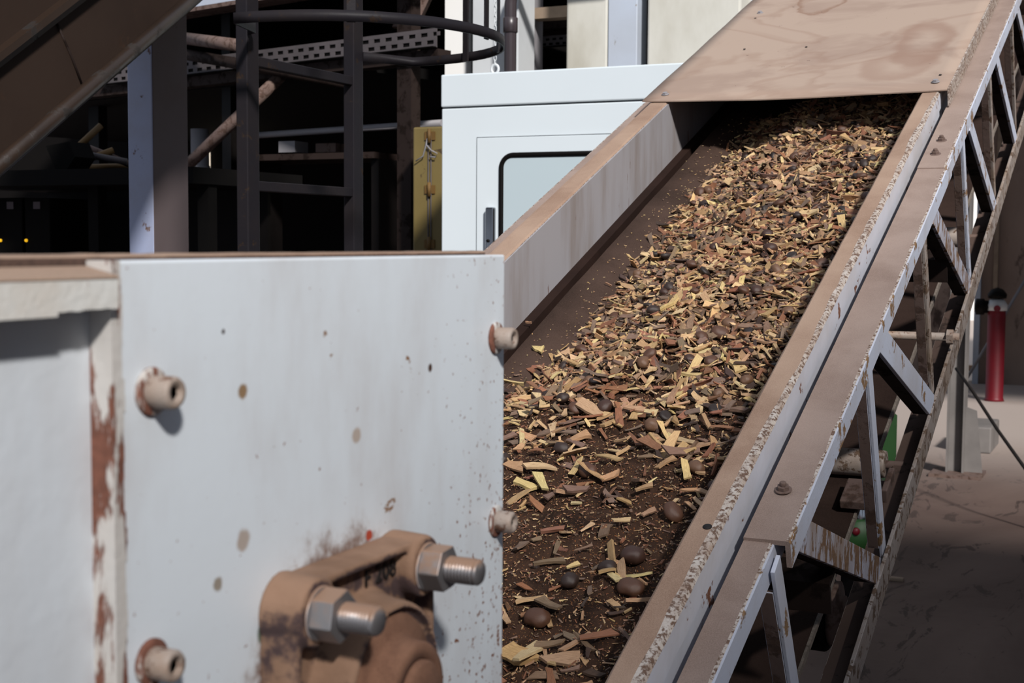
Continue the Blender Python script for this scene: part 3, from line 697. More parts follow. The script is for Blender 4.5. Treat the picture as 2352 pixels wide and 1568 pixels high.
wp = [at(x_, y_, Y=YY - .015) for x_, y_ in ((955, 370), (972, 358), (978, 335), (981, 318), (979, 332), (990, 345), (1004, 352), (1000, 361), (987, 360))]
mb = MB(); mb.tube(wp, .003, 8); mb.build('wire', M['greysteel'], yc)

# ------------------------------------------------------------------ caged ladder
XL = -2.0
ya = at(570, 400, X=XL).y; yb = at(812, 400, X=XL).y
lad = thing('caged_ladder', (XL, (ya + yb) / 2, 0), 'dark steel ladder with a curved safety cage hoop', 'ladder')
for y_, w in ((ya, .024), (yb, .024)):
    mb = MB(); mb.box((XL - .017, y_ - w, 0), (XL + .017, y_ + w, 3.1)); mb.build('stile', M['ladder'], lad, .003)
zr = at(596, 428, X=XL).z
for k in range(-4, 5):
    z_ = zr + .3 * k
    if z_ < .1 or abs(z_ - at(570, 72, X=XL).z) < .02: continue
    mb = MB(); mb.box((XL - .012, ya + .02, z_ - .012), (XL + .012, yb - .02, z_ + .012)); mb.build('rung', M['ladder'], lad, .002)
zh = at(570, 72, X=XL).z
yc0, ry, rx = (ya + yb) / 2, (yb - ya) / 2 + .17, .43
for zz in (zh, zh + .75):
    pts = [Vector((XL + .02, ya - .02, zz)), Vector((XL + .05, ya - .035, zz))]
    for k in range(33):
        a = -PI / 2 + PI * k / 32
        pts.append(Vector((XL + .09 + rx * max(0, math.cos(a)) ** .9, yc0 + ry * math.sin(a), zz)))
    pts += [Vector((XL + .02, yb + .02, zz))]
    mb = MB(); th = .004; k = len(pts)
    for i, p in enumerate(pts):
        d = (pts[min(i + 1, k - 1)] - pts[max(i - 1, 0)]).normalized(); nn = Vector((d.y, -d.x, 0)) * th; u_ = Vector((0, 0, .0125))
        mb.v += [p - u_, p + u_, p + u_ + nn, p - u_ + nn]
    for i in range(k - 1):
        for j in range(4): mb.f.append([i * 4 + j, i * 4 + (j + 1) % 4, i * 4 + 4 + (j + 1) % 4, i * 4 + 4 + j]); mb.mi.append(0); mb.smooth.append(j in (0, 2))
    mb.f += [[0, 1, 2, 3], [k * 4 - 4, k * 4 - 3, k * 4 - 2, k * 4 - 1]]; mb.mi += [0, 0]; mb.smooth += [False, False]
    mb.build('cage_hoop', M['ladder'], lad)
def hoop_pt(a): return Vector((XL + .085 + rx * max(0, math.cos(a)) ** .9, yc0 + ry * math.sin(a), 0))
for a in (-.95, .05, .62, 1.15):
    p = hoop_pt(a); t_ = Vector((-math.sin(a) * rx, math.cos(a) * ry, 0)).normalized(); nn = Vector((t_.y, -t_.x, 0)); f = frame(p, t_, nn, Vector((0, 0, 1)))
    mb = MB(); mb.box((-.010, -.006, zh - .013), (.010, -.001, 3.0), f); mb.build('cage_bar', M['ladder'], lad)

# ------------------------------------------------------------------ lilac post and chute
D0 = 4.6; pc_ = at(352, 400, D=D0)
mb = MB(); ex_, ey_ = .105, .185
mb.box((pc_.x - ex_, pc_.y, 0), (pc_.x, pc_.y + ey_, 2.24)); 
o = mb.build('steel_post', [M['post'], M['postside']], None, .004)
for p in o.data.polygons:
    if p.normal.x > .7: p.material_index = 1  # this side face gets the painted shade colour
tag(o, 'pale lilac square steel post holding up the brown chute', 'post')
XC = -2.6
c0 = at(0, 397, X=XC); c1 = at(443, 12, X=XC); cd = (c1 - c0).normalized(); cn = Vector((0, -cd.z, cd.y))
fC = frame(c0, Vector((1, 0, 0)), cd, cn)
ch = thing('inclined_chute', (XC, c0.y - 1.2, 0), 'brown steel chute sloping up past the lilac post', 'chute')
mb = MB(); mb.box((-.04, -1.6, 0), (-.034, 2.2, .62), fC); mb.build('side_panel', M['chute'], ch)
mb = MB(); mb.box((-.54, -1.6, 0), (-.534, 2.2, .62), fC); mb.build('side_panel', M['chute'], ch)
mb = MB(); mb.box((-.54, -1.6, -.012), (-.03, 2.2, -.006), fC); mb.build('bottom_plate', M['chute'], ch)
mb = MB(); mb.tube([fC(-.018, -1.6, .006), fC(-.018, 2.2, .006)], .021, 18); mb.build('edge_pipe', M['chutepipe'], ch)
q = at(0, 135, X=XC); hq = (q - c0).dot(cn)
mb = MB(); mb.box((-.034, -1.6, hq - .006), (.0, 2.2, hq + .012), fC); mb.box((-.034, -1.6, hq - .03), (-.028, 2.2, hq - .006), fC); mb.build('stiffener', M['chutepipe'], ch)
a = at(130, 52, X=XC - .033); b = at(192, 205, X=XC - .033)
mb = MB(); mb.tube([a, (a + b) / 2 + Vector((0, .004, 0)), b], .0035, 8); mb.build('weld_seam', M['darkrust'], ch)
mb = MB(); mb.box((-.5, -1.4, -1.0), (-.45, -1.3, -.012), fC); lp = fC(-.3, -1.35, 0); mb = MB(); mb.box((lp.x - .03, lp.y - .03, 0), (lp.x + .03, lp.y + .03, lp.z)); mb.build('support_leg', M['chute'], ch)

# ------------------------------------------------------------------ dark platform behind the ladder, its shade painted in as near-black
A = at(240, 207, D=7.6); B = at(1004, 109, D=6.02); zpl = B.z
A.z = zpl
pl = thing('steel_platform', ((A.x + B.x) / 2, (A.y + B.y) / 2, 0), 'dark steel platform with perforated white edge behind the ladder', 'platform')
d_ = (B - A); Lp = d_.length; d_.normalize(); nb = Vector((-d_.y, d_.x, 0))
fP = frame(Vector((A.x, A.y, 0)), d_, nb, Vector((0, 0, 1)))
o = tray('edge_tray', A, B, .085, None, 34, 2, M['fascia'], cat=None); 
for k in ('label', 'category'):
    if k in o: del o[k]
o.parent = pl; o.data.transform(Matrix.Translation(-Vector(pl.location)))
tag(o, 'perforated white edge strip')
mb = MB(); mb.box((-3, .004, zpl - .055), (Lp, .09, zpl - .004), fP); mb.build('edge_beam', M['darkrust'], pl)
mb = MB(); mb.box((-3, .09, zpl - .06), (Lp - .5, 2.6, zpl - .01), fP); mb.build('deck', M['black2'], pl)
def pxs(px, off=.0): # distance along the platform edge of a pixel column
    dr_ = ray(px, 400); dd = Vector((dr_.x, dr_.y, 0)); n2 = Vector((-d_.y, d_.x, 0)); t_ = (Vector((A.x, A.y, 0)) + nb * off).dot(n2) / dd.dot(n2); P = dd * t_
    return (P - Vector((A.x, A.y, 0))).dot(d_)
for x0, x1, off, zz in ((511, 531, .1, 2.6), (912, 944, .02, 2.6), (205, 228, .3, 2.0)):
    mb = MB(); a_, b_ = pxs(x0, off), pxs(x1, off); mb.box((a_, off, 0), (b_, off + .06, zz if zz > 2.5 else zpl - .06), fP); mb.build('platform_post', M['black'] if x0 != 912 else M['darkrust'], pl)
zb0 = at(700, 286, D=6.5).z
mb = MB(); mb.tube([fP(pxs(590, .25), .25, zb0), fP(pxs(1016, .25), .25, zb0)], .016, 12); mb.build('rail_pipe', M['greysteel'], pl)
mb = MB(); mb.tube([at(425, 385, D=6.9), at(645, 175, D=6.7)], .03, 14); mb.build('brace', M['rust'], pl)
mb = MB(); mb.tube([at(425, 88, D=7.0), at(560, 106, D=6.4)], .03, 12); mb.build('handrail', M['rust'], pl)
mb = MB(); mb.tube([at(425, 125, D=7.0), at(800, 190, D=6.4)], .028, 12); mb.build('knee_rail', M['darkrust'], pl)
# roof fascia above the platform
A2 = at(428, 36, D=7.2); zf = A2.z
mb = MB(); mb.box((-2.5, -.05, zf), (Lp - .05, .03, zf + .25), fP); gb = mb.build('top_beam', M['bluepanel'], pl)
mb = MB(); mb.box((-2.5, -.09, zf - .02), (Lp - .05, .05, zf), fP); mb.build('beam_flange', M['rust'], gb)
mb = MB(); mb.box((-3, .03, zf + .2), (Lp, 3.2, zf + .25), fP); mb.build('shade_roof_sheet', M['black2'], pl)  # sheet added overhead to keep the platform's interior dark
a = at(900, 65, D=6.4); b = at(1000, -30, D=6.3)
mb = MB(); mb.hexa([at(900, 62, D=6.4), at(958, 56, D=6.35), at(1003, -40, D=6.35), at(945, -40, D=6.4)] + [p + Vector((-.02, .06, 0)) for p in (at(900, 62, D=6.4), at(958, 56, D=6.35), at(1003, -40, D=6.35), at(945, -40, D=6.4))]); mb.build('stair_cheek', M['rust'], pl)
# things under the platform
mb = MB(); a = at(432, 228, D=8.4); b = at(600, 170, D=8.2); mb.box((a.x, a.y, a.z), (b.x, a.y + .25, a.z + .10)); tag(mb.build('duct', M['bluepanel']), 'pale sheet metal duct glimpsed under the platform edge', 'duct')
for px, r, z1, lb in ((460, .05, 1.95, 'grey upright pipe standing in the dark between post and ladder'),):
    p = at(px, 420, D=7.6); mb = MB(); mb.tube([(p.x, p.y, 0), (p.x, p.y, z1)], r, 18); mb.lathe([(r * 1.1, 1.68), (r * 1.1, 1.75)], (p.x, p.y, 0), (0, 0, 1), 18); tag(mb.build('upright_pipe', M['greysteel']), lb, 'pipe')
n_ = 1
for px, y0, y1, w in ((479, 335, 560, 5), (532, 322, 520, 7), (544, 345, 525, 5)):
    p0 = at(px - w / 2, y0, Y=8.97); p1 = at(px + w / 2, y1, Y=8.97)
    struct('window_%d' % n_, MB().box((p0.x, 8.96, p1.z), (p1.x, 8.99, p0.z)), M['slit']); n_ += 1  # glowing strips stand in for daylight through gaps in the wall
for px0, px1, py0, py1, D, m, nm, lb, ct in ((640, 690, 325, 350, 7.0, 'greysteel', 'tin', 'grey tin on the dark shelf behind the ladder', 'tin'), (725, 785, 330, 350, 7.0, 'rust', 'box', 'brown box on the dark shelf behind the ladder', 'box')):
    a = at(px0, py1, D=D); b = at(px1, py0, D=D); tag(MB().box((a.x, a.y, a.z), (b.x, a.y + .12, b.z)).build(nm, M[m]), lb, ct)
a = at(560, 357, D=7.0); b = at(930, 347, D=6.9); mb = MB(); mb.box((a.x, a.y - .04, a.z - .03), (b.x, a.y + .3, a.z)); sh = tag(mb.build('shelf', M['darkrust']), 'dark shelf board behind the ladder', 'shelf')
for xx in (a.x, b.x - .04): mb = MB().box((xx, a.y, 0), (xx + .04, a.y + .28, a.z - .03)); mb.build('shelf_leg', M['black'], sh)
# bench on the left with scrap and control boxes
a = at(-120, 395, D=5.6); b = at(300, 428, D=5.4)
bn = thing('workbench', ((a.x + b.x) / 2, a.y, 0), 'black steel bench under the brown chute', 'bench')
zt2 = at(200, 397, D=5.5).z
mb = MB(); mb.box((a.x, a.y - .1, zt2 - .06), (b.x + .5, a.y + .6, zt2)); mb.build('bench_top', M['black2'], bn)
pl_ = at(214, 500, Y=a.y)
for xx in (a.x, pl_.x - .025, b.x + .44): mb = MB().box((xx, a.y, 0), (xx + .05, a.y + .05, zt2 - .06)); mb.build('bench_leg', M['black2'], bn)
mb = MB().box((a.x + .05, a.y + .5, .1), (b.x + .4, a.y + .52, zt2 - .06)); tag(mb.build('back_panel', M['black']), 'dull grey panel'); bpy.data.objects['back_panel'].parent = bn; bpy.data.objects['back_panel'].data.transform(Matrix.Translation(-Vector(bn.location)))
for i, (x0, x1, lb) in enumerate(((-62, 50, 'black control box at the left end under the bench'), (56, 114, 'black control box with a yellow lamp under the bench'))):
    YB = a.y + .12
    p0 = at(x0, 455, Y=YB); p1 = at(x1, 455, Y=YB); cbx = thing('control_box', ((p0.x + p1.x) / 2, YB + .1, 0), lb, 'control box')
    MB().box((p0.x, YB, .0), (p1.x, YB + .25, p0.z)).build('case', M['black2'], cbx, .005)
    lx = at(24 if i == 0 else 85, 465, Y=YB); MB().box((lx.x - .018, YB - .003, at(24, 480, Y=YB).z), (lx.x + .018, YB, lx.z + .003)).build('label_plate', M['labelgrey'], cbx)
    ip = at(2 if i == 0 else 61, 552, Y=YB); mb = MB(); mb.lathe([(.007, 0), (.006, .006), (.002, .008)], (ip.x, YB, ip.z), (0, -1, 0), 14)
    mb.build('indicator_lamp', M['lampy'], cbx)
sf = thing('scrap_frame', tuple(at(200, 395, D=5.7)), 'bent yellow angle iron frame lying on the black bench', 'scrap')
for i, (p, q, m) in enumerate((((168, 348), (232, 288), 'yellowdark'), ((172, 350), (292, 372), 'fascia'), ((185, 372), (260, 345), 'yellowdark'), ((205, 340), (300, 378), 'rust'), ((195, 385), (300, 382), 'yellowdark'))):
    mb = MB(); mb.tube([at(*p, D=5.7 + i * .04), at(*q, D=5.75 + i * .04)], .014, 8); mb.build('frame_bar', M[m], sf)
mb = MB(); a_ = [at(105, 335, D=5.6), at(158, 325, D=5.6), at(172, 360, D=5.6), at(150, 395, D=5.6), at(130, 395, D=5.6)]; mb.prism(a_, (0, .12, 0)); tag(mb.build('bucket', M['black2']), 'black tapered bucket on the bench beside the yellow scrap', 'bucket')

# ------------------------------------------------------------------ right side, far floor
sp_ = at(2283, 920, Z=0)
stp = thing('standpipe', tuple(sp_), 'dark red standpipe with two black outlets by the brown wall', 'standpipe')
k_ = sp_.length / F * .997
mb = MB(); mb.lathe([(.085, 0), (.078, .02), (.074, .03), (.074, .76), (.07, .80)], sp_, (0, 0, 1), 24); mb.build('body', M['red'], stp)
hp = sp_ + Vector((0, 0, .80))
mb = MB(); mb.lathe([(.085, -.02), (.088, .03), (.06, .07), (.03, .09)], hp, (0, 0, 1), 24); hd = mb.build('head', M['whitesteel'], stp)
mb = MB(); mb.lathe([(.03, .08), (.075, .085), (.08, .12), (.05, .16), (.01, .175)], hp, (0, 0, 1), 22); mb.build('outlet_cap', M['black'], stp)
mb = MB(); mb.lathe([(.05, .05), (.055, .10), (.07, .105), (.07, .17), (.02, .185)], hp + Vector((0, 0, .01)), (-.95, -.1, .0), 20); mb.build('outlet_cap', M['black'], stp)
mb = MB(); mb.lathe([(.028, 0), (.028, .012)], hp + Vector((.01, -.086, .0)), (.2, -1, 0), 16); mb.build('plug', M['red'], stp)
# stay rods against the wall
for i, (p, q, lb) in enumerate((((2210, 858), (2362, 630), 'thin grey stay rod rising from the floor to the wall behind standpipe'),)):
    p0 = at(*p, D=12.9); p0.z = .012; mb = MB(); mb.tube([p0, at(*q, D=13.0)], .014, 8); tag(mb.build('stay_rod', M['greysteel']), lb, 'rod')
mb = MB(); pts = [at(2196, 846, D=7.4), at(2235, 900, D=7.2), at(2290, 985, D=6.9), at(2352, 1072, D=6.6), at(2420, 1165, D=6.4)]; mb.tube(pts, .0085, 10); tag(mb.build('cable', M['cable']), 'black cable slanting from the support leg down to the floor', 'cable')
bp = at(2238, 1040, Z=0); tag(MB().box((bp.x - .12, bp.y, 0), (bp.x + .10, bp.y + .5, .17)).build('concrete_block', M['legsteel'], None, .01), 'grey concrete block on the floor beside the support leg', 'block')
bp = at(2275, 850, Z=0); tag(MB().box((bp.x - .35, bp.y - .2, 0), (bp.x + .15, bp.y - .1, .06)).build('timber_strip', M['wood']), 'strip of pale timber on the floor under the daylight gap', 'timber')
for i, (px, py, w) in enumerate(((2058, 1328, .03), (2000, 1340, .035))):
    p = at(px, py, Z=.01); tag(MB().box((p.x - w, p.y - w * .5, 0), (p.x + w, p.y + w * .5, .015)).build('floor_scrap', M['wood'], None, .004), ('small wood scrap on the floor right of the lower chord' if i == 0 else 'small wood scrap on the floor under the lowest truss diagonal'), 'scrap')
# green machine beyond the conveyor
gp = at(1978, 1240, D=4.3)
gm = thing('green_pump', (gp.x, gp.y, 0), 'green pump with a steel cylinder glimpsed beneath the conveyor', 'pump')
fd = -Vector((fwd.x, fwd.y, 0)).normalized()
mb = MB(); mb.lathe([(.062, -.02), (.066, 0), (.06, .012), (.001, .014)], gp, fd, 30); gw = mb.build('wheel', M['green'], gm)
mb = MB(); mb.lathe([(.05, -.26), (.055, -.25), (.055, -.04), (.035, -.03), (.035, -.015)], gp, fd, 26); mb.build('motor', M['black'], gm)
mb = MB(); pg_ = at(2046, 1060, D=4.66); mb.tube([gp - fd * .2, Vector((pg_.x, pg_.y, gp.z))], .012, 10); mb.build('guard_arm', M['black'], gm)
sd = fd.cross(Vector((0, 0, 1))).normalized()
for (a, b, m) in ((-.02, .03, 'red'), (.02, -.03, 'black')):
    mb = MB(); mb.lathe([(.013, .013), (.011, .02), (.001, .021)], gp + sd * -a + Vector((0, 0, b)), fd, 14); mb.build('wheel_bolt', M[m], gw)
mb = MB(); cyl = at(1988, 1190, D=4.35); mb.tube([cyl + Vector((0, 0, -.10)), cyl + Vector((0, 0, .10))], .024, 18); mb.build('cylinder', M['steel'], gm)
mb = MB(); q_ = gp - fd * .15; mb.box((q_.x - .02, q_.y - .02, 0), (q_.x + .02, q_.y + .02, gp.z)); mb.build('stand', M['black'], gm)
for (px, py, hh) in ((2046, 1000, .085), (2048, 1112, .03)):
    p = at(px, py, D=4.6); mb = MB(); mb.prism([p + sd * .025 + Vector((0, 0, -hh)), p - sd * .02 + Vector((0, 0, -hh)), p - sd * .02 + Vector((0, 0, hh * .8)), p + Vector((0, 0, hh)), p + sd * .025 + Vector((0, 0, hh * .5))], -fd * .05); mb.build('guard_plate', M['green'], gm)
mb = MB(); p = at(2046, 1060, D=4.66); mb.box((p.x - .012, p.y - .012, gp.z - .012), (p.x + .012, p.y + .012, p.z + .13)); mb.build('guard_post', M['black'], gm)

# ------------------------------------------------------------------ the load on the belt
S_B = -.95
def heap_n(X, s):
    low = min(1, max(0, (-s - 1.0) / .35))          # 0 = chip pile, 1 = fines at the foot
    XLb = -.868 - .075 * low + .016 * mnoise.noise((s * 5, 0, 3)) * (1 - low) + .008 * mnoise.noise((s * 17, 0, 5))
    t_ = (X - XLb) / .17
    base = belt_n(X)
    top = -.088 - .004 * low
    rise = min(1, max(0, t_)); rise = rise * rise * (3 - 2 * rise)
    edge0 = belt_n(XLb)
    n = edge0 + (top - edge0) * rise + .012 * mnoise.noise((X * 9, s * 8, 0)) * rise + .006 * mnoise.noise((X * 25, s * 22, 4)) * rise
    n += .005 * mnoise.noise((X * 60, s * 60, 8)) * rise * low + .003 * mnoise.noise((X * 160, s * 160, 2)) * rise * low
    return max(n, base - .012) if t_ > 0 else base - .012
def low_of(s): return min(1, max(0, (-s - .98) / .42))
mb = MB(); NX, NS = 70, 420; s0h, s1h = S0 + .05, .9
for i in range(NS + 1):
    s = s0h + (s1h - s0h) * i / NS
    for j in range(NX + 1):
        X = -.955 + (.502) * j / NX
        mb.v.append(C(X, s, heap_n(X, s) - .004))
for i in range(NS):
    for j in range(NX): mb.f.append([i * (NX + 1) + j, i * (NX + 1) + j + 1, (i + 1) * (NX + 1) + j + 1, (i + 1) * (NX + 1) + j]); mb.mi.append(0); mb.smooth.append(True)
fin = tag(mb.build('chip_fines', M['fines'], recalc=False), 'dark brown fines and sawdust spread over the belt', 'fines', kind='stuff')

PAL = {'pale yellow': (.60, .44, .23), 'tan': (.43, .27, .145), 'reddish brown': (.24, .105, .055), 'grey brown': (.19, .125, .085), 'dark brown': (.055, .03, .02)}
def pick_tone():
    r = random.random()
    return 'pale yellow' if r < .17 else 'tan' if r < .47 else 'reddish brown' if r < .67 else 'grey brown' if r < .88 else 'dark brown'
def chip_geo(L, w, th, simple=False):
    vs = []; uv = []; k = 2 if simple else 4
    bend = random.uniform(-.25, .25) * L; tw = random.uniform(-.5, .5); sk0, sk1 = random.uniform(-.6, .6), random.uniform(-.6, .6)
    tap = random.uniform(.35, 1.0)
    for i in range(k):
        q = i / (k - 1); x = (q - .5) * L
        ww = w * (1 - (1 - tap) * q) * random.uniform(.82, 1.12) / 2
        zc_ = bend * (q - .5) ** 2
        for sd_ in (-1, 1):
            sk = (sk0 * (1 - q) + sk1 * q) * sd_ * w * .5 * (1 if i in (0, k - 1) else .3)
            ang = tw * (q - .5); y = sd_ * ww
            for tz in (-th / 2, th / 2):
                yy, zz = y * math.cos(ang) - tz * math.sin(ang), y * math.sin(ang) + tz * math.cos(ang)
                vs.append(Vector((x + sk, yy, zz + zc_ + random.uniform(-.1, .1) * th))); uv.append((q * L * 40, .5 + sd_ * .5 * w * 40 + tz * 60))
    fs = []
    for i in range(k - 1):
        a = i * 4; b = a + 4
        fs += [(a + 1, a + 3, b + 3, b + 1), (a, b, b + 2, a + 2), (a, a + 1, b + 1, b), (a + 2, b + 2, b + 3, a + 3)]
    e = (k - 1) * 4; fs += [(0, 2, 3, 1), (e, e + 1, e + 3, e + 2)]
    return vs, fs, uv
def hue(c, j=.18):
    b = random.uniform(1 - j, 1 + j); return (min(1, c[0] * b * random.uniform(.93, 1.07)), min(1, c[1] * b * random.uniform(.93, 1.07)), min(1, c[2] * b * random.uniform(.85, 1.15)), 1)
def orient(yaw, tilt, roll):
    B = Matrix((Vector((1, 0, 0)), SV, NV)).transposed()
    return B @ Matrix.Rotation(yaw, 3, 'Z') @ Matrix.Rotation(tilt, 3, 'Y') @ Matrix.Rotation(roll, 3, 'X')
def finish_mesh(name, V, Fc, uvs, cols, mat):
    me = bpy.data.meshes.new(name); me.from_pydata([tuple(v) for v in V], [], Fc); me.materials.append(mat)
    ul = me.uv_layers.new(name='uv'); ca = me.color_attributes.new('piece', 'FLOAT_COLOR', 'POINT')
    li = [0] * len(me.loops); me.loops.foreach_get('vertex_index', li)
    ul.data.foreach_set('uv', [c for v in li for c in uvs[v]])
    ca.data.foreach_set('color', [c for v in cols for c in v]); me.update(); return me
V, Fc, UVs, CLs = [], [], [], []
def put_chip(L, w, th, X, s, n, tone, tilt=.35, simple=False):
    vs, fs, uv = chip_geo(L, w, th, simple); R = orient(random.uniform(0, 2 * PI), random.gauss(0, tilt * .6), random.gauss(0, tilt)); o = len(V); P = C(X, s, n)
    cc = hue(PAL[tone])
    for v, q in zip(vs, uv): V.append(R @ v + P); UVs.append((q[0] + o * .13, q[1])); CLs.append(cc)
    for f in fs: Fc.append([i + o for i in f])
def left_edge(s): 
    low = min(1, max(0, (-s - 1.0) / .35)); return -.868 - .075 * low
# layered small chips: dense in the pile, sparse on the fines
cnt = 0
while cnt < 9000:
    s = random.uniform(-1.95, .28); X = random.uniform(-.93, -.458); lo_ = low_of(s)
    if X < left_edge(s) - .012 + random.gauss(0, .006): continue
    if random.random() > (1 - lo_) + .06: continue
    L = min(.042, random.lognormvariate(math.log(.0172), .45)); w = L * (random.uniform(.14, .5) if random.random() < .8 else random.uniform(.5, .85))
    put_chip(L, min(w, .012), random.uniform(.0008, .0028), X, s, max(heap_n(X, s), belt_n(X)) + random.uniform(-.003, .006), pick_tone(), .6 if lo_ < .5 else .25); cnt += 1
for _ in range(17000):       # slivers among the fines
    s = random.uniform(-2.1, -.75) if random.random() < .9 else random.uniform(-.8, .1); X = random.uniform(-.945, -.458)
    if X < left_edge(s) - .02: continue
    L = random.lognormvariate(math.log(.0032), .5); put_chip(L, min(.002, L * random.uniform(.15, .6)), .0006, X, s, heap_n(X, s) - .0025 + random.uniform(0, .0012), random.choice(('pale yellow', 'tan', 'tan', 'reddish brown', 'reddish brown', 'grey brown', 'grey brown')), .35, True)
for _ in range(500):        # crumbs on the bare belt
    s = random.uniform(-1.2, .3); X = left_edge(s) - abs(random.gauss(0, .035))
    if X < -.945: continue
    L = random.uniform(.001, .005); put_chip(L, L * .5, .0007, X, s, belt_n(X) + .0012, random.choice(('pale yellow', 'tan', 'grey brown')), .15, True)
me = finish_mesh('chip_pile', V, Fc, UVs, CLs, M['chip']); o = bpy.data.objects.new('chip_pile', me); COL.objects.link(o)
tag(o, 'loose pile of small mixed wood chips along the belt', 'wood chips', kind='stuff')

ZONES = ((-.10, 'below the dusty cover'), (-.36, 'high on the pile'), (-.66, 'halfway up the pile'), (-1.0, 'low on the dense pile'), (-1.3, 'where pile thins to fines'), (-9, 'on dark fines at the foot'))
def zone(s):
    for lim, nm in ZONES:
        if s > lim: return nm
def side_word(X): return 'by near guard' if X > -.56 else 'by bare belt' if X < -.76 else 'in mid belt'
def size_word(L, w): 
    return 'long thin' if L / w > 4.2 else 'broad' if w > .0125 else 'short' if L < .025 else 'stout'
HAND = [  # pixel place, length, width, yaw on the belt (deg), tone, tilt, label
 (1207, 1118, .036, .014, 70, 'pale yellow', 'whitish split wood chip next to the hopper plate edge'),
 (1302, 1135, .030, .013, 115, 'tan', 'flat tan wood chip leaning on a dark one near the hopper plate'),
 (1325, 1130, .030, .011, 112, 'grey brown', 'grey brown wood chip lying against a flat tan chip'),
 (1292, 1520, .040, .020, 125, 'tan', 'thick fibrous tan wood block at the bottom of the belt'),
 (1190, 1512, .036, .024, 80, 'tan', 'broad tan wood block half behind the hopper edge at the bottom'),
 (1412, 1332, .024, .010, 50, 'pale yellow', 'clean pale yellow wood chip propped between two round kernels'),
 (1412, 1394, .020, .008, 55, 'tan', 'pale tan wood chip just below the fines covered kernel'),
 (1262, 1295, .038, .009, 125, 'grey brown', 'slender grey brown wood chip alone on the dark fines'),
 (1270, 1222, .030, .006, 125, 'reddish brown', 'reddish wood splinter on the fines under the hopper bolt'),
 (1402, 1100, .026, .011, 130, 'tan', 'blocky tan wood chip resting on dark fines in mid belt'),
 (1480, 1125, .024, .007, 130, 'tan', 'narrow tan chip lying on the fines near a dull kernel'),
 (1200, 1010, .045, .008, 25, 'pale yellow', 'long pale stick sticking out from behind the hopper plate'),
 (1183, 1076, .026, .020, 85, 'tan', 'square tan chip half behind the hopper plate edge'),
 (1240, 1075, .040, .014, 110, 'pale yellow', 'ragged streaky pale chip lying above the whitish chip'),
 (1236, 806, .020, .017, 80, 'pale yellow', 'single square pale chip alone on the bare belt'),
 (1290, 825, .055, .011, 40, 'pale yellow', 'long yellow sliver standing at the bare belt edge of the pile'),
 (1587, 905, .055, .003, 150, 'pale yellow', 'thin straw stalk lying up the belt in mid pile'),
 (1622, 618, .042, .011, 60, 'pale yellow', 'bright yellow stick near the middle of the pile'),
 (1600, 640, .034, .014, 30, 'pale yellow', 'bright yellow chip crossing the bright yellow stick'),
 (1858, 495, .045, .024, 70, 'pale yellow', 'broad ragged yellow chip high on the pile by the near guard'),
 (1765, 735, .028, .020, 60, 'pale yellow', 'square creamy chip beside the near guard rail'),
 (1695, 845, .030, .020, 35, 'pale yellow', 'creamy flake of wood by the lower near guard'),
 (1655, 735, .060, .018, 30, 'tan', 'large pale tan slab of wood in the middle of the pile'),
 (1570, 865, .060, .009, 85, 'pale yellow', 'long pale lath lying across the foot of the dense pile'),
 (1330, 1010, .036, .016, 150, 'tan', 'forked tan chip standing on the clump of fines'),
 (1600, 1030, .036, .018, 120, 'tan', 'split tan chip near the guard rail among dark fines'),
 (1215, 745, .012, .002, 80, 'tan', 'tiny straw bit on the bare belt'),
]
nchip = 0; used = {}
def chip_object(L, w, th, X, s, n, yaw, tilt, roll, tone, label, group):
    global nchip
    vs, fs, uv = chip_geo(L, w, th); cc = hue(PAL[tone], .12); off = random.uniform(0, 50)
    me = finish_mesh('wood_chip', vs, fs, [(a + off, b) for a, b in uv], [cc] * len(vs), M['chip'])
    o = bpy.data.objects.new('wood_chip', me); COL.objects.link(o)
    o.matrix_world = Matrix.Translation(C(X, s, n)) @ orient(yaw, tilt, roll).to_4x4()
    tag(o, label, 'wood chip', group); nchip += 1; return o
def on_heap(px, py):
    d = ray(px, py); o0 = Vector((0, 0, CZ)); best = None
    t_ = .6 / F
    for i in range(2600):
        D = .9 + i * .001; p = o0 + d * (D / F)
        r = p - Vector((0, U0, Z0)); s = r.y * CS + r.z * SN; n = -r.y * SN + r.z * CS; X = p.x
        if n <= max(heap_n(X, s), belt_n(X)): return X, s, max(heap_n(X, s), belt_n(X))
    return X, s, n
for (px, py, L, w, yaw, tone, lb) in HAND:
    X, s, n = on_heap(px, py)
    if X > -.46: X = -.465
    chip_object(L, w, random.uniform(.0025, .005), X, s, n + .004, math.radians(yaw) + PI / 2, random.gauss(0, .12), random.gauss(0, .15), tone, lb, 'singled out wood chips')
tries = 0
while nchip < 298 and tries < 20000:
    tries += 1
    s = random.uniform(-1.9, .12); X = random.uniform(-.93, -.462); lo_ = low_of(s)
    if X < left_edge(s): continue
    if random.random() > (.55 if lo_ > .6 else 1): continue
    if random.random() > min(1, 1.2 - .35 * (s + 1.9)): continue
    L = min(.062, max(.018, random.lognormvariate(math.log(.030), .33))); w = min(.020, L * random.uniform(.15, .5)); tone = pick_tone()
    if tone == 'dark brown': tone = 'tan'
    lb = '%s %s wood chip %s, %s' % (size_word(L, w), tone, zone(s), side_word(X))
    chip_object(L, w, random.uniform(.0015, .004), X, s, heap_n(X, s) + .0035 + random.uniform(0, .005), random.uniform(0, 2 * PI), random.gauss(0, .3), random.gauss(0, .42), tone, lb, lb)
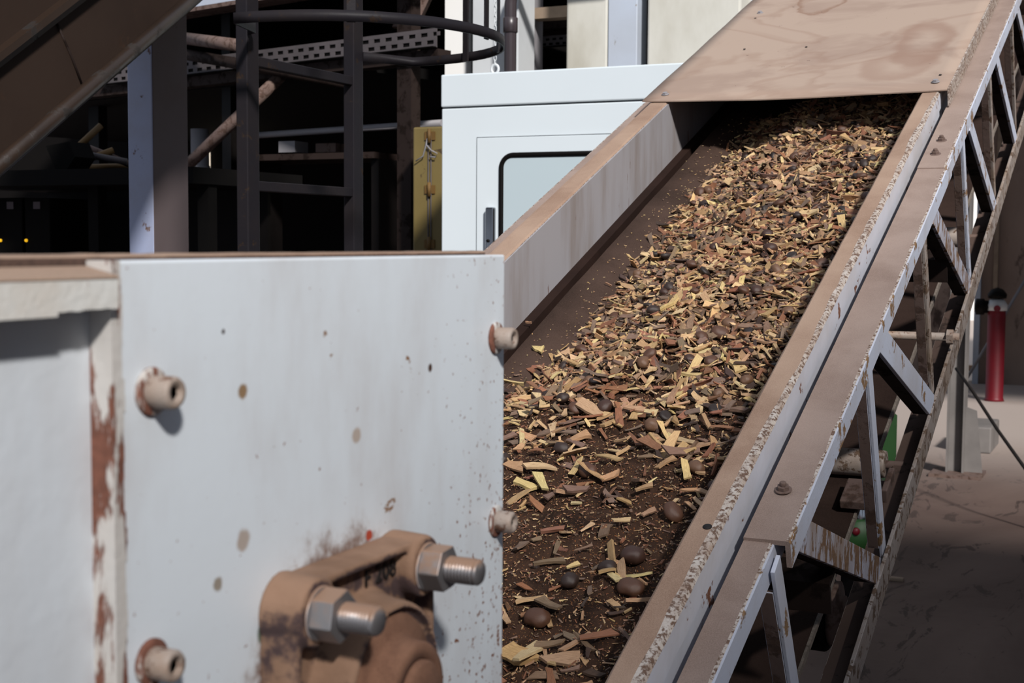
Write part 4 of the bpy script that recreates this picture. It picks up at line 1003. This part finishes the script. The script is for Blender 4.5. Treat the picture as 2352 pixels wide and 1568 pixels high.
# kernels
KM = []
for kk in range(7):
    bm = bmesh.new(); bmesh.ops.create_icosphere(bm, subdivisions=3, radius=.5)
    ax = (random.uniform(.92, 1.1), random.uniform(.75, .95), random.uniform(.58, .75)); off = random.uniform(0, 50)
    hollow = kk in (5, 6)
    for v in bm.verts:
        d0 = v.co.normalized(); k = 1 + .14 * mnoise.noise(d0 * 1.3 + Vector((off, 0, 0))) + .05 * mnoise.noise(d0 * 4 + Vector((off, 3, 0)))
        if hollow and d0.z > .35: k *= 1 - .9 * (d0.z - .35)
        if not hollow: k *= 1 - .12 * max(0, 1 - ((d0.x - .2) ** 2 + (d0.y - .9) ** 2) * 5)
        v.co = Vector((v.co.x * ax[0] * k, v.co.y * ax[1] * k, v.co.z * ax[2] * k))
    me = bpy.data.meshes.new('kernel'); bm.to_mesh(me); bm.free()
    for p in me.polygons: p.use_smooth = True
    me.materials.append(M['kernel']); ca = me.color_attributes.new('piece', 'FLOAT_COLOR', 'POINT')
    col = random.choice(((.045, .02, .013), (.06, .026, .015), (.028, .015, .011), (.08, .036, .02)))
    if kk == 4: col = (.13, .07, .04)
    if hollow: col = (.02, .012, .009)
    ca.data.foreach_set('color', [c for v in me.vertices for c in col + (1,)]); KM.append(me)
KIND = {4: 'light brown', 5: 'hollow black', 6: 'hollow black'}
nk = 0
def kernel(X, s, n, d, kk, label=None, sink=.0, col=None):
    global nk
    o = bpy.data.objects.new('kernel', KM[kk]); COL.objects.link(o)
    o.matrix_world = Matrix.Translation(C(X, s, n)) @ orient(random.uniform(0, 2 * PI), random.gauss(0, .35), random.gauss(0, .35)).to_4x4() @ Matrix.Diagonal((d, d, d, 1))
    lb = label or '%s %s kernel %s, %s' % ('large' if d > .027 else 'small', KIND.get(kk, 'glossy dark brown'), zone(s), side_word(X))
    tag(o, lb, 'kernel', 'singled out kernels' if label else lb); nk += 1
HK = [(1455, 1283, .030, 0, 'big glossy brown kernel beside the clean pale yellow chip'), (1450, 1355, .030, 1, 'kernel half coated with fines just under the big glossy one'), (1548, 1183, .028, 1, 'round dark kernel against the near guard near the foot'), (1600, 1080, .026, 4, 'dull brown kernel by the guard rail above the round dark one'), (1503, 985, .030, 4, 'smooth dusty brown kernel in the middle of the fines'), (1395, 1310, .024, 2, 'flat dark kernel left of the pale yellow chip'), (1290, 1035, .024, 2, 'black kernel between pale sticks near the hopper plate'), (1350, 1085, .026, 1, 'brown kernel behind the blocky tan chip'), (1325, 945, .026, 3, 'reddish kernel behind the clump of fines'), (1390, 940, .026, 0, 'shiny red brown kernel at the foot of the pile'), (1340, 810, .030, 3, 'split red brown kernel at the bare belt edge of the pile'), (1655, 770, .028, 1, 'round brown kernel standing proud in mid pile'), (1540, 665, .026, 2, 'black kernel on the bare belt side of the pile'), (1620, 475, .026, 2, 'black kernel resting on the bare belt up the slope'), (1770, 575, .026, 0, 'plump brown kernel near the guard halfway up the pile'), (1810, 720, .024, 4, 'amber brown kernel tucked against the near guard'), (1235, 1425, .030, 1, 'kernel buried in fines at the foot of the belt'), (1310, 1340, .026, 2, 'half buried dark kernel alone on the fines')]
for (px, py, d, kk, lb) in HK:
    X, s, n = on_heap(px, py); kernel(min(X, -.47), s, n + d * (.14 if 'buried' in lb or 'coated' in lb else .16), d, kk, lb)
tries = 0
while nk < 125 and tries < 5000:
    tries += 1
    s = random.uniform(-1.45, .12) ; X = random.uniform(-.90, -.468)
    if X < left_edge(s) - .005 or (low_of(s) > .6 and random.random() > .12): continue
    kernel(X, s, heap_n(X, s) + random.uniform(.000, .008), random.uniform(.018, .027), random.randrange(7))

# ------------------------------------------------------------------ light
sun = bpy.data.lights.new('sun', 'SUN'); so = bpy.data.objects.new('sun', sun); COL.objects.link(so)
so.rotation_euler = Vector((-.55, .60, -.58)).to_track_quat('-Z', 'Y').to_euler(); sun.energy = 5.0; sun.angle = math.radians(5); sun.color = (1, .965, .93)
wd = bpy.data.worlds.new('sky'); SC.world = wd; wd.use_nodes = True
bg = wd.node_tree.nodes['Background']; bg.inputs[0].default_value = (.72, .82, 1, 1); bg.inputs[1].default_value = .5
SC.view_settings.view_transform = 'Standard'; SC.view_settings.look = 'None'; SC.view_settings.gamma = 1; SC.view_settings.exposure = 0; SC.view_settings.use_curve_mapping = False
